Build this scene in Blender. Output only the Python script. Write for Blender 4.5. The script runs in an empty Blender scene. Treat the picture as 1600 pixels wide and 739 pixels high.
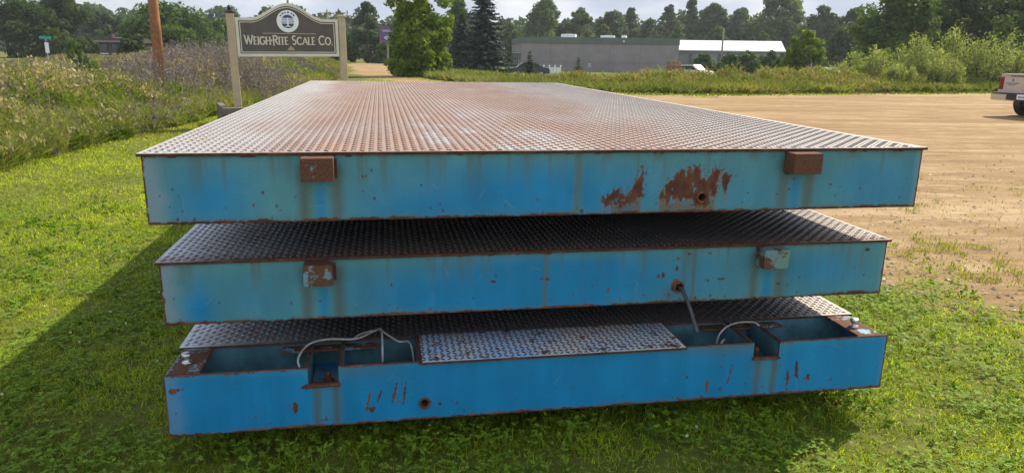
import bpy, math, random
import numpy as np
from mathutils import Vector, Matrix
C = bpy.context.scene.collection
RNG = np.random.default_rng(7)
PI = math.pi
R_ = math.radians

# ------------------------------------------------------------------ camera model
F_PX, PITCH, ROLL, CAM_H = 1118.1, 0.2489, 0.0160, 1.6
_fw = np.array([0, math.cos(PITCH), -math.sin(PITCH)])
_u0 = np.array([0, math.sin(PITCH), math.cos(PITCH)])
_r0 = np.array([1.0, 0, 0])
_ri = _r0*math.cos(ROLL) + _u0*math.sin(ROLL)
_up = -_r0*math.sin(ROLL) + _u0*math.cos(ROLL)
def at(u, v, Y):
    """world point seen at photo pixel (u, v) at forward distance Y (used to survey where things stand)"""
    d = _fw*F_PX + _ri*(u-800) - _up*(v-369.5)
    return d*Y/d[1] + np.array([0, 0, CAM_H])

# ------------------------------------------------------------------ mesh helpers
def np_mesh(name, V, faces, mats, parent=None, attrs=None, col=None, mat_idx=None, smooth=False, loc=None):
    V = np.asarray(V, np.float32)
    me = bpy.data.meshes.new(name)
    if not isinstance(faces, (list, tuple)): faces = [faces]
    faces = [np.asarray(f, np.int32) for f in faces if len(f)]
    ks = np.concatenate([np.full(len(f), f.shape[1], np.int32) for f in faces])
    loops = np.concatenate([f.ravel() for f in faces])
    me.vertices.add(len(V)); me.vertices.foreach_set('co', V.ravel())
    me.loops.add(len(loops)); me.loops.foreach_set('vertex_index', loops)
    me.polygons.add(len(ks))
    st = np.zeros(len(ks), np.int32); st[1:] = np.cumsum(ks)[:-1]
    me.polygons.foreach_set('loop_start', st)
    try: me.polygons.foreach_set('loop_total', ks)
    except Exception: pass
    if mat_idx is not None: me.polygons.foreach_set('material_index', np.asarray(mat_idx, np.int32))
    me.polygons.foreach_set('use_smooth', np.full(len(ks), bool(smooth)))
    for m in (mats if isinstance(mats, (list, tuple)) else [mats]): me.materials.append(m)
    if col is not None:
        a = me.attributes.new('col', 'FLOAT_COLOR', 'POINT')
        c4 = np.ones((len(V), 4), np.float32); c4[:, :3] = col
        a.data.foreach_set('color', c4.ravel())
    for k, v in (attrs or {}).items():
        a = me.attributes.new(k, 'FLOAT', 'POINT'); a.data.foreach_set('value', np.asarray(v, np.float32))
    me.update(calc_edges=True); me.validate()
    o = bpy.data.objects.new(name, me); C.objects.link(o)
    if parent is not None: o.parent = parent
    if loc is not None: o.location = loc
    return o

class MB:
    """collects shapes into one mesh"""
    def __init__(s): s.V = []; s.F = {3: [], 4: []}; s.M = {3: [], 4: []}; s.n = 0
    def add(s, V, faces, mi=0):
        V = np.asarray(V, float).reshape(-1, 3)
        for f in faces:
            f = list(f)
            if len(f) in (3, 4): s.F[len(f)].append([i+s.n for i in f]); s.M[len(f)].append(mi)
            else:
                for k in range(1, len(f)-1):
                    s.F[3].append([f[0]+s.n, f[k]+s.n, f[k+1]+s.n]); s.M[3].append(mi)
        s.V.append(V); s.n += len(V); return s
    def box(s, c, d, rz=0, mi=0, bev=0.0):
        x, y, z = d[0]/2, d[1]/2, d[2]/2
        if bev <= 0:
            V = np.array([[sx*x, sy*y, sz*z] for sz in (-1, 1) for sy in (-1, 1) for sx in (-1, 1)])
            Fc = [(0, 2, 3, 1), (4, 5, 7, 6), (0, 1, 5, 4), (2, 6, 7, 3), (0, 4, 6, 2), (1, 3, 7, 5)]
        else:
            b = min(bev, x*.9, y*.9, z*.9)
            ring = lambda ex, ey: [(-ex, -ey), (ex, -ey), (ex, ey), (-ex, ey)]
            def oct_(ex, ey, bb): return [(-ex+bb, -ey), (ex-bb, -ey), (ex, -ey+bb), (ex, ey-bb), (ex-bb, ey), (-ex+bb, ey), (-ex, ey-bb), (-ex, -ey+bb)]
            V = []
            for zz, sh in ((-z, b), (-z+b, 0), (z-b, 0), (z, b)):
                V += [(px, py, zz) for px, py in oct_(x-sh, y-sh, b)]
            V = np.array(V); Fc = []
            for k in range(3):
                for i in range(8):
                    j = (i+1) % 8; Fc.append((k*8+i, k*8+j, k*8+8+j, k*8+8+i))
            Fc.append(tuple(range(7, -1, -1))); Fc.append(tuple(range(24, 32)))
        if rz:
            cs, sn = math.cos(rz), math.sin(rz)
            V = np.stack([V[:, 0]*cs-V[:, 1]*sn, V[:, 0]*sn+V[:, 1]*cs, V[:, 2]], -1)
        return s.add(V+np.array(c), Fc, mi)
    def tube(s, pts, rad, n=8, mi=0, caps=True):
        P = np.asarray(pts, float); rad = np.broadcast_to(rad, (len(P),))
        T = np.gradient(P, axis=0); T /= np.linalg.norm(T, axis=1, keepdims=True)+1e-12
        ref = np.array([0, 0, 1.]) if abs(T[0, 2]) < .9 else np.array([1., 0, 0])
        V = []
        for i in range(len(P)):
            a = np.cross(T[i], ref); a /= np.linalg.norm(a)+1e-12
            b = np.cross(T[i], a); ref = np.cross(a, T[i])
            for k in range(n):
                th = 2*PI*k/n; V.append(P[i]+rad[i]*(a*math.cos(th)+b*math.sin(th)))
        Fc = [(i*n+k, i*n+(k+1) % n, (i+1)*n+(k+1) % n, (i+1)*n+k) for i in range(len(P)-1) for k in range(n)]
        if caps: Fc += [tuple(range(n-1, -1, -1)), tuple(range((len(P)-1)*n, len(P)*n))]
        return s.add(V, Fc, mi)
    def cyl(s, c, r, h, axis=2, n=20, mi=0):
        d = np.zeros(3); d[axis] = h/2
        return s.tube([np.array(c)-d, np.array(c)+d], r, n, mi)
    def lathe(s, prof, n=16, mi=0, c=(0, 0, 0)):
        V = [(r*math.cos(2*PI*k/n)+c[0], r*math.sin(2*PI*k/n)+c[1], z+c[2]) for r, z in prof for k in range(n)]
        Fc = [(i*n+k, i*n+(k+1) % n, (i+1)*n+(k+1) % n, (i+1)*n+k) for i in range(len(prof)-1) for k in range(n)]
        return s.add(V, Fc, mi)
    def prism(s, poly, y0, y1, mi=0):
        """polygon in x,z extruded along y (fan from centroid)"""
        n = len(poly); c = np.mean(poly, axis=0)
        V = [(p[0], y0, p[1]) for p in poly]+[(p[0], y1, p[1]) for p in poly]+[(c[0], y0, c[1]), (c[0], y1, c[1])]
        Fc = []
        for i in range(n):
            j = (i+1) % n
            Fc += [(i, j, 2*n), (n+j, n+i, 2*n+1), (i, n+i, n+j, j)]
        return s.add(V, Fc, mi)
    def band(s, A, B, y0, y1, mi=0, closed=True):
        """strip between polylines A (outer) and B (inner) in x,z, extruded along y"""
        n = len(A); V = [(p[0], y, p[1]) for y in (y0, y1) for L in (A, B) for p in L]; Fc = []
        rng = range(n) if closed else range(n-1)
        for i in rng:
            j = (i+1) % n
            Fc += [(i, j, n+j, n+i), (2*n+j, 2*n+i, 3*n+i, 3*n+j), (i, 2*n+i, 2*n+j, j), (n+j, 3*n+j, 3*n+i, n+i)]
        if not closed:
            Fc += [(0, n, 3*n, 2*n), (n-1, 3*n-1, 4*n-1, 2*n-1)]
        return s.add(V, Fc, mi)
    def stroke(s, pts, w, y0, y1, mi=0):
        P = np.asarray(pts, float); T = np.gradient(P, axis=0); T /= np.linalg.norm(T, axis=1, keepdims=True)+1e-9
        N = np.stack([-T[:, 1], T[:, 0]], -1)*(np.broadcast_to(w, (len(P),))/2)[:, None]
        return s.band(P+N, P-N, y0, y1, mi, closed=False)
    def build(s, name, mats, parent=None, smooth=False, loc=None, attrs=None):
        V = np.concatenate(s.V); F = [np.array(s.F[k]) for k in (3, 4) if s.F[k]]
        M = np.concatenate([np.array(s.M[k]) for k in (3, 4) if s.F[k]])
        return np_mesh(name, V, F, mats, parent, mat_idx=M, smooth=smooth, loc=loc, attrs=attrs)

def tag(o, label=None, cat=None, group=None, kind=None):
    if label: o['label'] = label
    if cat: o['category'] = cat
    if group: o['group'] = group
    if kind: o['kind'] = kind
    return o
def thing(name, label, cat, loc=(0, 0, 0), rz=0, group=None):
    o = bpy.data.objects.new(name, None); C.objects.link(o); o.empty_display_size = .2
    o.location = [float(a) for a in loc]; o.rotation_euler = (0, 0, rz)
    return tag(o, label, cat, group)

# ------------------------------------------------------------------ noise (numpy)
def vnoise(x, y, seed=0):
    x = np.asarray(x, float); y = np.asarray(y, float)
    xi = np.floor(x).astype(np.int64); yi = np.floor(y).astype(np.int64); fx = x-xi; fy = y-yi
    fx = fx*fx*(3-2*fx); fy = fy*fy*(3-2*fy)
    def h(a, b):
        n = (a*374761393 + b*668265263 + seed*1442695041) & 0xffffffff
        n = ((n ^ (n >> 13))*1274126177) & 0xffffffff
        n = n ^ (n >> 16)
        return (n & 0xffff)/65535.0
    return (h(xi, yi)*(1-fx)+h(xi+1, yi)*fx)*(1-fy)+(h(xi, yi+1)*(1-fx)+h(xi+1, yi+1)*fx)*fy
def fbm(x, y, seed=0, octv=4):
    s = 0; a = .5; t = 0
    for k in range(octv):
        s = s+a*vnoise(x*2**k, y*2**k, seed+k*17); t += a; a *= .55
    return s/t
def sstep(a, b, x):
    t = np.clip((x-a)/(b-a), 0, 1); return t*t*(3-2*t)
def in_poly(x, y, P):
    P = np.asarray(P); ins = np.zeros(np.shape(x), bool); n = len(P); j = n-1
    for i in range(n):
        xi, yi = P[i]; xj, yj = P[j]
        if yi != yj:
            ins ^= ((yi > y) != (yj > y)) & (x < (xj-xi)*(y-yi)/(yj-yi)+xi)
        j = i
    return ins
def poly_sd(x, y, P):
    """signed distance, positive inside"""
    P = np.asarray(P, float); d = np.full(np.shape(x), 1e9)
    for i in range(len(P)):
        a = P[i]; b = P[(i+1) % len(P)]; e = b-a; L = (e@e)
        t = np.clip(((x-a[0])*e[0]+(y-a[1])*e[1])/L, 0, 1)
        d = np.minimum(d, np.hypot(x-a[0]-t*e[0], y-a[1]-t*e[1]))
    return np.where(in_poly(x, y, P), d, -d)

# ------------------------------------------------------------------ materials
def new_mat(name):
    m = bpy.data.materials.new(name); m.use_nodes = True
    nt = m.node_tree; nt.nodes.clear()
    out = nt.nodes.new('ShaderNodeOutputMaterial'); return m, nt, out
def node(nt, t, ins=None, **kw):
    n = nt.nodes.new(t)
    for k, v in kw.items(): setattr(n, k, v)
    for k, v in (ins or {}).items():
        if isinstance(v, bpy.types.NodeSocket): nt.links.new(v, n.inputs[k])
        else: n.inputs[k].default_value = v
    return n
def noise(nt, scale, detail=5, rough=.6, vec=None, dist=0):
    n = node(nt, 'ShaderNodeTexNoise', {'Scale': scale, 'Detail': detail, 'Roughness': rough, 'Distortion': dist})
    if vec is not None: nt.links.new(vec, n.inputs['Vector'])
    return n.outputs['Fac']
def ramp(nt, fac, stops):
    n = nt.nodes.new('ShaderNodeValToRGB'); cr = n.color_ramp
    while len(cr.elements) < len(stops): cr.elements.new(.5)
    for e, (p, c) in zip(cr.elements, stops):
        e.position = p; e.color = (*c, 1) if len(c) == 3 else c
    nt.links.new(fac, n.inputs['Fac']); return n.outputs['Color']
def mixc(nt, fac, a, b, mode='MIX'):
    n = nt.nodes.new('ShaderNodeMix'); n.data_type = 'RGBA'; n.blend_type = mode
    for i, v in ((0, fac), (6, a), (7, b)):
        if isinstance(v, bpy.types.NodeSocket): nt.links.new(v, n.inputs[i])
        else: n.inputs[i].default_value = (*v, 1) if isinstance(v, tuple) and len(v) == 3 else v
    return n.outputs[2]
def math_(nt, op, a, b=0.0, clamp=False):
    n = nt.nodes.new('ShaderNodeMath'); n.operation = op; n.use_clamp = clamp
    for i, v in enumerate((a, b)):
        if isinstance(v, bpy.types.NodeSocket): nt.links.new(v, n.inputs[i])
        else: n.inputs[i].default_value = v
    return n.outputs[0]
def mrange(nt, v, a, b, c=0.0, d=1.0):
    n = nt.nodes.new('ShaderNodeMapRange'); n.interpolation_type = 'SMOOTHSTEP'
    nt.links.new(v, n.inputs[0])
    for i, x in zip((1, 2, 3, 4), (a, b, c, d)): n.inputs[i].default_value = x
    return n.outputs[0]
def objco(nt, scale=(1, 1, 1)):
    tc = nt.nodes.new('ShaderNodeTexCoord'); mp = nt.nodes.new('ShaderNodeMapping')
    mp.inputs['Scale'].default_value = scale
    nt.links.new(tc.outputs['Object'], mp.inputs['Vector']); return mp.outputs['Vector']
def bump(nt, h, strength=.3, dist=.01):
    b = node(nt, 'ShaderNodeBump', {'Strength': strength, 'Distance': dist}); nt.links.new(h, b.inputs['Height']); return b.outputs['Normal']
def principled(nt, out, ins):
    p = node(nt, 'ShaderNodeBsdfPrincipled', ins); nt.links.new(p.outputs[0], out.inputs[0]); return p

def simple_mat(name, c, rough=.6, metal=0.0, var=.25, scale=6.0, spec=.5, bmp=.1):
    """plain surface with weathering variation and slight bump"""
    m, nt, out = new_mat(name)
    v = objco(nt); n1 = noise(nt, scale, 6, .65, v); n2 = noise(nt, scale*9, 3, .6, v)
    f = mrange(nt, n1, .3, .7)
    lo = tuple(a*(1-var) for a in c); hi = tuple(min(1, a*(1+var*.6)) for a in c)
    col = mixc(nt, f, lo, hi)
    col = mixc(nt, math_(nt, 'MULTIPLY', n2, var*.6), col, tuple(a*.5 for a in c))
    principled(nt, out, {'Base Color': col, 'Roughness': rough, 'Metallic': metal, 'Specular IOR Level': spec,
                         'Normal': bump(nt, n2, bmp, .01)})
    return m

def foliage_mat(name, trans=.35, rough=.65, gain=1.0, spec=.15):
    m, nt, out = new_mat(name)
    a = node(nt, 'ShaderNodeAttribute', attribute_name='col')
    c = a.outputs['Color']
    if gain != 1.0: c = mixc(nt, 1.0, c, (gain, gain, gain), 'MULTIPLY')
    p = node(nt, 'ShaderNodeBsdfPrincipled', {'Base Color': c, 'Roughness': rough, 'Specular IOR Level': spec})
    tcol = mixc(nt, 1.0, c, (1.35, 1.25, .55), 'MULTIPLY')
    t = node(nt, 'ShaderNodeBsdfTranslucent', {'Color': tcol})
    mx = node(nt, 'ShaderNodeMixShader', {0: trans}); nt.links.new(p.outputs[0], mx.inputs[1]); nt.links.new(t.outputs[0], mx.inputs[2])
    nt.links.new(mx.outputs[0], out.inputs[0]); return m

def plate_mat():
    """painted steel: colour and rust computed per vertex (wear with its own shape)"""
    m, nt, out = new_mat('painted_steel_weathered')
    v = objco(nt); a = node(nt, 'ShaderNodeAttribute', attribute_name='col'); r = node(nt, 'ShaderNodeAttribute', attribute_name='rust')
    n1 = noise(nt, 90, 5, .7, v); n2 = noise(nt, 400, 3, .6, v)
    c = mixc(nt, mrange(nt, n1, .3, .75, .0, .28), a.outputs['Color'], mixc(nt, 1.0, a.outputs['Color'], (.55, .6, .62), 'MULTIPLY'))
    speck = mrange(nt, noise(nt, 120, 2, .5, v), .76, .79)
    c = mixc(nt, math_(nt, 'MULTIPLY', speck, .55), c, (.07, .045, .03))
    rough = mrange(nt, r.outputs['Fac'], 0, 1, .48, .9)
    hgt = math_(nt, 'ADD', math_(nt, 'MULTIPLY', n2, math_(nt, 'ADD', r.outputs['Fac'], .12)), math_(nt, 'MULTIPLY', r.outputs['Fac'], -.5))
    principled(nt, out, {'Base Color': c, 'Roughness': rough, 'Specular IOR Level': .4, 'Normal': bump(nt, hgt, .5, .002)})
    return m
def rust_mat(name='rusty_steel', a=(.045, .018, .011), b=(.13, .05, .028), c=(.24, .12, .07), rough=.85):
    m, nt, out = new_mat(name)
    v = objco(nt); n1 = noise(nt, 22, 6, .7, v); n2 = noise(nt, 160, 4, .7, v)
    col = ramp(nt, n1, [(.3, a), (.52, b), (.75, c)])
    col = mixc(nt, mrange(nt, n2, .45, .75, 0, .5), col, tuple(x*.5 for x in a))
    principled(nt, out, {'Base Color': col, 'Roughness': rough, 'Specular IOR Level': .25, 'Normal': bump(nt, n2, .5, .003)}); return m
def part_rust_mat(name, paint, amount=.5, scale=9.0, alt=(.12, .22, .26)):
    """steel with paint flaking to rust"""
    m, nt, out = new_mat(name)
    v = objco(nt); n1 = noise(nt, scale, 7, .72, v); n2 = noise(nt, 140, 4, .7, v); n3 = noise(nt, 2.5, 3, .5, v)
    rc = ramp(nt, n2, [(.3, (.05, .02, .012)), (.7, (.17, .075, .04))])
    pc = mixc(nt, mrange(nt, n3, .35, .65), paint, alt)
    k = mrange(nt, n1, .62-.35*amount-.03, .62-.35*amount+.03)
    col = mixc(nt, k, pc, rc)
    principled(nt, out, {'Base Color': col, 'Roughness': mrange(nt, k, 0, 1, .5, .9), 'Specular IOR Level': .3, 'Normal': bump(nt, n2, .35, .003)}); return m
def checker_mat():
    """worn checker plate: rust brown film, pale worn steel, remains of blue paint"""
    m, nt, out = new_mat('checker_plate_steel')
    v = objco(nt, (1.0, .42, 1)); v1 = objco(nt)
    big = noise(nt, 1.1, 4, .55, v); mid = noise(nt, 3.7, 6, .65, v); fine = noise(nt, 60, 4, .7, v1)
    col = ramp(nt, big, [(.30, (.33, .285, .275)), (.46, (.265, .185, .16)), (.58, (.27, .18, .145)), (.74, (.31, .265, .255))])
    col = mixc(nt, mrange(nt, mid, .54, .70, 0, .35), col, (.30, .155, .095))
    sx = node(nt, 'ShaderNodeSeparateXYZ'); nt.links.new(v1, sx.inputs[0])
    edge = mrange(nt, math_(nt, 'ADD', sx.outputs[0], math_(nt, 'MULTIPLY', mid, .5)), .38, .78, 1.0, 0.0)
    edr = mrange(nt, math_(nt, 'ADD', sx.outputs[0], math_(nt, 'MULTIPLY', mid, -.6)), 1.5, 2.3, 0.0, .75)  # right half paled: sun glint put into the base colour
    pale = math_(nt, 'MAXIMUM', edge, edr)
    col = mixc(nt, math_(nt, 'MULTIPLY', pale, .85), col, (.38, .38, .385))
    # weathered blue-white wash on the middle of the plate
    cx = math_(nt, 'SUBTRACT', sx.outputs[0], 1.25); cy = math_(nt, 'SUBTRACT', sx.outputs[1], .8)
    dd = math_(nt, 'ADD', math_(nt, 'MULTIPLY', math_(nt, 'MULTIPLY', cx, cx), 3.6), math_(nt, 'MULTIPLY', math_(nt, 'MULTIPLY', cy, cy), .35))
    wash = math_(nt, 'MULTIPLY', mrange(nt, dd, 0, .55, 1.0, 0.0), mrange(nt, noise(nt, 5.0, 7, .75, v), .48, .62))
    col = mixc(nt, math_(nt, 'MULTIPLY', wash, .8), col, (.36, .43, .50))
    ob = mrange(nt, noise(nt, 2.2, 6, .7, objco(nt, (1.3, .9, 1))), .60, .68, 0, .75)
    col = mixc(nt, math_(nt, 'MULTIPLY', ob, .65), col, (.37, .19, .10))
    wr = node(nt, 'ShaderNodeAttribute', attribute_name='lug_tone').outputs['Fac']; col = mixc(nt, 1.0, col, mixc(nt, mrange(nt, wr, -1, .25, 0, 1), (.16, .13, .12), (1.2, 1.19, 1.19)), 'MULTIPLY')
    col = mixc(nt, mrange(nt, fine, .45, .75, 0, .45), col, (.06, .035, .028))
    principled(nt, out, {'Base Color': col, 'Roughness': mrange(nt, mid, .3, .7, .58, .74), 'Metallic': .12, 'Specular IOR Level': .5,
                         'Normal': bump(nt, fine, .25, .002)})
    return m

def checker_grey_mat():
    """bare grey checker plate, rusting along its front edge"""
    m, nt, out = new_mat('checker_plate_grey'); v1 = objco(nt)
    mid = noise(nt, 4, 6, .65, v1); fine = noise(nt, 60, 4, .7, v1); sx = node(nt, 'ShaderNodeSeparateXYZ'); nt.links.new(v1, sx.inputs[0])
    wr = node(nt, 'ShaderNodeAttribute', attribute_name='lug_tone').outputs['Fac']; col = mixc(nt, mrange(nt, mid, .35, .65), (.13, .13, .135), (.19, .18, .175)); col = mixc(nt, mrange(nt, math_(nt, 'ADD', sx.outputs[0], math_(nt, 'MULTIPLY', mid, .3)), .25, .85, .95, 0.0), col, (.70, .73, .78)); col = mixc(nt, mrange(nt, math_(nt, 'ADD', sx.outputs[0], math_(nt, 'MULTIPLY', mid, -.15)), 2.62, 2.85, 0.0, .85), col, (.50, .44, .40)); col = mixc(nt, 1.0, col, mixc(nt, mrange(nt, wr, -1, .25, 0, 1), (.10, .10, .11), (1.0, 1.0, 1.0)), 'MULTIPLY')  # sky sheen at left and sunlit strip at right mixed into the colour
    fr = mrange(nt, math_(nt, 'SUBTRACT', sx.outputs[1], math_(nt, 'MULTIPLY', mid, .14)), -.06, .05, 1.0, 0.0)
    col = mixc(nt, math_(nt, 'MULTIPLY', fr, .6), col, (.16, .075, .045)); rt = mrange(nt, noise(nt, 7, 6, .7, v1), .55, .66)
    col = mixc(nt, math_(nt, 'MULTIPLY', rt, .55), col, (.20, .11, .075)); col = mixc(nt, mrange(nt, fine, .45, .75, 0, .45), col, (.05, .04, .038))
    principled(nt, out, {'Base Color': col, 'Roughness': .42, 'Metallic': .45, 'Normal': bump(nt, fine, .25, .002)}); return m
M = {}
M['leaf'] = foliage_mat('leaf', .42)
M['needle'] = foliage_mat('needle', .12, .7)
M['grass'] = foliage_mat('grass_blade', .45)
M['weed'] = foliage_mat('weed_leaf', .42)
M['dry'] = foliage_mat('dry_weed', .15, .8)
M['bark'] = simple_mat('bark', (.10, .08, .06), .9, var=.45, scale=4, bmp=.6)
M['bark_pale'] = simple_mat('bark_pale', (.36, .34, .31), .9, var=.3, scale=4, bmp=.4)
M['plate'] = plate_mat()
M['rust'] = rust_mat()
M['rust_edge'] = rust_mat('rusty_edge', (.035, .016, .011), (.085, .036, .022), (.16, .075, .045))
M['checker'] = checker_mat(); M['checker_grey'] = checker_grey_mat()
M['blue'] = part_rust_mat('blue_steel', (.004, .16, .36), .15)
M['pocket'] = simple_mat('grimy_teal_steel', (.085, .20, .24), .95, var=.45, scale=5, spec=.05, bmp=.0)
M['blue_rusty'] = part_rust_mat('blue_steel_rusty', (.16, .32, .42), .50, 14)
M['lug_green'] = part_rust_mat('green_steel_rusty', (.13, .23, .19), .28, 14)
M['lug_rust'] = part_rust_mat('lug_rust', (.03, .22, .32), 1.0, 10)
M['lug_mixed'] = part_rust_mat('lug_mixed', (.03, .22, .36), .68, 13)
M['cover'] = part_rust_mat('pale_blue_plate', (.56, .57, .54), .10, 16, (.34, .52, .72))
M['timber'] = simple_mat('weathered_timber', (.16, .13, .10), .9, var=.5, scale=5, bmp=.5)
M['galv'] = simple_mat('bolt_steel', (.55, .55, .55), .35, .9, var=.2, scale=60)
M['cable_grey'] = simple_mat('grey_cable', (.33, .33, .31), .6, var=.35, scale=40)
M['cable_black'] = simple_mat('black_cable', (.035, .04, .045), .45, var=.3, scale=30)
M['dark'] = simple_mat('dark_steel', (.02, .02, .02), .7, var=.3)

# ------------------------------------------------------------------ ground shape and zones
LOT = [(2.55, 6.0), (1.2, 13), (-1.8, 24), (-4.5, 36), (-8.5, 46), (-13, 60), (-20.5, 92), (-24, 110), (-19, 110), (-15.8, 90), (-9.8, 62), (-6.2, 46), (-2.5, 36.5), (1.5, 32.3), (5.5, 31.0),
       (8.2, 31.0), (15, 34), (25, 38), (40, 43), (60, 46), (60, -2), (10, -1), (5.4, 2.6), (3.7, 4.5)]
ROAD = [(-26, 30), (-35.3, 50.3), (-45.7, 77), (-60, 110), (-70, 110), (-56, 85), (-46.5, 66.3), (-38, 44), (-32, 28)]
def terrain(x, y):
    x = np.asarray(x, float); y = np.asarray(y, float)
    h = -1.0*sstep(42, 68, y)*sstep(-7, 3, x)
    h = h + .05*sstep(-.5, -4.0, poly_sd(x, y, ROAD))*(fbm(x*.35, y*.35, 3, 2)-.5)*sstep(3.5, 12, np.hypot(x, y-4))*sstep(-.5, -3.0, poly_sd(x, y, LOT))
    return h
def dirt_amount(x, y):
    sd = poly_sd(x, y, LOT)
    return np.clip(.5 + (sd+.5)/2.4 + 2.2*(fbm(x*1.3, y*1.3, 5)-.5), 0, 1)
def grass_chance(x, y):
    sd = poly_sd(x, y, LOT) + 3.0*(fbm(x*.9, y*.9, 6, 3)-.5) + 2.6*(fbm(x*4, y*4, 7, 2)-.5)
    return sstep(1.3, -1.3, sd)*(dirt_amount(x, y) < .995)

def ground_mat():
    m, nt, out = new_mat('ground_soil_and_dirt')
    v = objco(nt); d = node(nt, 'ShaderNodeAttribute', attribute_name='dirt').outputs['Fac']
    n1 = noise(nt, .55, 5, .6, v); n2 = noise(nt, 5, 6, .7, v); n3 = noise(nt, 38, 5, .7, v); n4 = noise(nt, .16, 3, .6, objco(nt, (.6, 2.6, 1)))
    vor = node(nt, 'ShaderNodeTexVoronoi', {'Scale': 30.0}); nt.links.new(v, vor.inputs['Vector'])
    soil = ramp(nt, n2, [(.3, (.08, .095, .02)), (.6, (.14, .15, .03)), (.8, (.21, .165, .07))])
    sand = ramp(nt, n4, [(.3, (.26, .165, .08)), (.55, (.34, .23, .12)), (.75, (.41, .29, .155))])
    track = mrange(nt, noise(nt, 1.0, 5, .65, objco(nt, (.3, 2.6, 1))),   .48, .62, 0, .75)
    broad = mrange(nt, noise(nt, 1.0, 5, .65, objco(nt, (.055, .55, 1))), .42, .62, 0, .6)
    sand = mixc(nt, broad, sand, (.24, .15, .07))
    pale_ = mrange(nt, noise(nt, 1.0, 4, .6, objco(nt, (.09, 1.0, 2))), .52, .66, 0, .6)
    sand = mixc(nt, pale_, sand, (.50, .37, .22))
    track2 = mrange(nt, noise(nt, 1.0, 5, .7, objco(nt, (.7, 7.0, 1))), .5, .66, 0, .6)
    sand = mixc(nt, track2, sand, (.46, .34, .20))
    sand = mixc(nt, track, sand, (.25, .165, .085))
    sand = mixc(nt, mrange(nt, n3, .35, .7, 0, .8), sand, (.19, .13, .07))
    vb = node(nt, 'ShaderNodeTexVoronoi', {'Scale': 9.0}); nt.links.new(v, vb.inputs['Vector']); sand = mixc(nt, math_(nt, 'MULTIPLY', mrange(nt, vb.outputs['Distance'], .0, .3, 1, 0), .45), sand, (.16, .115, .07))
    sand = mixc(nt, math_(nt, 'MULTIPLY', mrange(nt, n2, .48, .68), .55), sand, (.17, .125, .06))
    sand = mixc(nt, math_(nt, 'MULTIPLY', mrange(nt, vor.outputs['Distance'], .0, .32, 1, 0), .35), sand, (.52, .44, .33))
    sa = noise(nt, 1.0, 5, .65, objco(nt, (.14, .75, 1)), 1.2); sb = noise(nt, 1.0, 5, .7, objco(nt, (.7, 2.8, 1)), 1.2); sc_ = noise(nt, 1.0, 5, .7, objco(nt, (2.2, 7.0, 1)))
    rut = math_(nt, 'ADD', math_(nt, 'ADD', math_(nt, 'MULTIPLY', sa, .42), math_(nt, 'MULTIPLY', sb, .33)), math_(nt, 'MULTIPLY', sc_, .25))
    sand = mixc(nt, .52, sand, ramp(nt, rut, [(.40, (.15, .085, .036)), (.47, (.26, .165, .08)), (.53, (.38, .26, .14)), (.60, (.56, .43, .27))]))  # rut streaks: self-shadow of the rough ground mixed into the colour
    k = math_(nt, 'ADD', d, math_(nt, 'MULTIPLY', math_(nt, 'SUBTRACT', n2, .5), .9))
    col = mixc(nt, mrange(nt, k, .38, .62), soil, sand)
    hh = math_(nt, 'ADD', math_(nt, 'ADD', n3, math_(nt, 'MULTIPLY', n2, 1.5)), math_(nt, 'MULTIPLY', rut, 5.0))
    principled(nt, out, {'Base Color': col, 'Roughness': .95, 'Specular IOR Level': .12, 'Normal': bump(nt, hh, .55, .03)}); return m
M['ground'] = ground_mat()
def axis(a, b, d0, grow):
    out = [0.0]; d = d0
    while out[-1] < b: out.append(out[-1]+d); d *= grow
    neg = [0.0]; d = d0
    while neg[-1] > a: neg.append(neg[-1]-d); d *= grow
    return np.array(sorted(set(neg+out)))
gx = axis(-900, 900, .3, 1.035); gy = axis(-40, 1500, .3, 1.03)+3
X, Y = np.meshgrid(gx, gy, indexing='ij'); nx, ny = X.shape
idx = np.arange(nx*ny).reshape(nx, ny)
Q = np.stack([idx[:-1, :-1], idx[1:, :-1], idx[1:, 1:], idx[:-1, 1:]], -1).reshape(-1, 4)
g = np_mesh('ground', np.stack([X, Y, terrain(X, Y)], -1).reshape(-1, 3), Q, M['ground'], attrs={'dirt': dirt_amount(X, Y).ravel()}, smooth=True)
tag(g, 'wide ground of mown grass, meadow soil and bare dirt', 'ground', kind='structure')
def sheet(name, poly, mat, step, dz, label, cat, shrink=0.0, attr=True):
    P = np.array(poly); x = np.arange(P[:, 0].min(), P[:, 0].max(), step); y = np.arange(P[:, 1].min(), P[:, 1].max(), step)
    X, Y = np.meshgrid(x, y, indexing='ij'); keep = poly_sd(X, Y, poly)+.9*(fbm(X*.9, Y*.9, 9)-.5) > shrink
    nx, ny = X.shape; idx = np.arange(nx*ny).reshape(nx, ny)
    Q = np.stack([idx[:-1, :-1], idx[1:, :-1], idx[1:, 1:], idx[:-1, 1:]], -1).reshape(-1, 4)
    kq = keep.ravel()[Q].all(1); Q = Q[kq]
    used = np.unique(Q); mp = np.zeros(nx*ny, int); mp[used] = np.arange(len(used))
    Xf, Yf = X.ravel()[used], Y.ravel()[used]
    rim = np.bincount(mp[Q].ravel(), minlength=len(used)) < 4   # the rim dips into the ground
    o = np_mesh(name, np.stack([Xf, Yf, terrain(Xf, Yf)+np.where(rim, -.03, dz)], -1), mp[Q], mat, attrs={'dirt': dirt_amount(Xf, Yf)}, smooth=True)
    return tag(o, label, cat, kind='structure')
sheet('dirt_lot', LOT, M['ground'], .4, .004, 'bare tan dirt and gravel lot with a drive running off behind', 'dirt lot', .25)
M['asphalt'] = simple_mat('asphalt_old', (.30, .255, .24), .9, var=.2, scale=1.5)
sheet('road', ROAD, M['asphalt'], .8, .03, 'grey paved road behind the meadow at the far left', 'road', .1)

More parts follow.
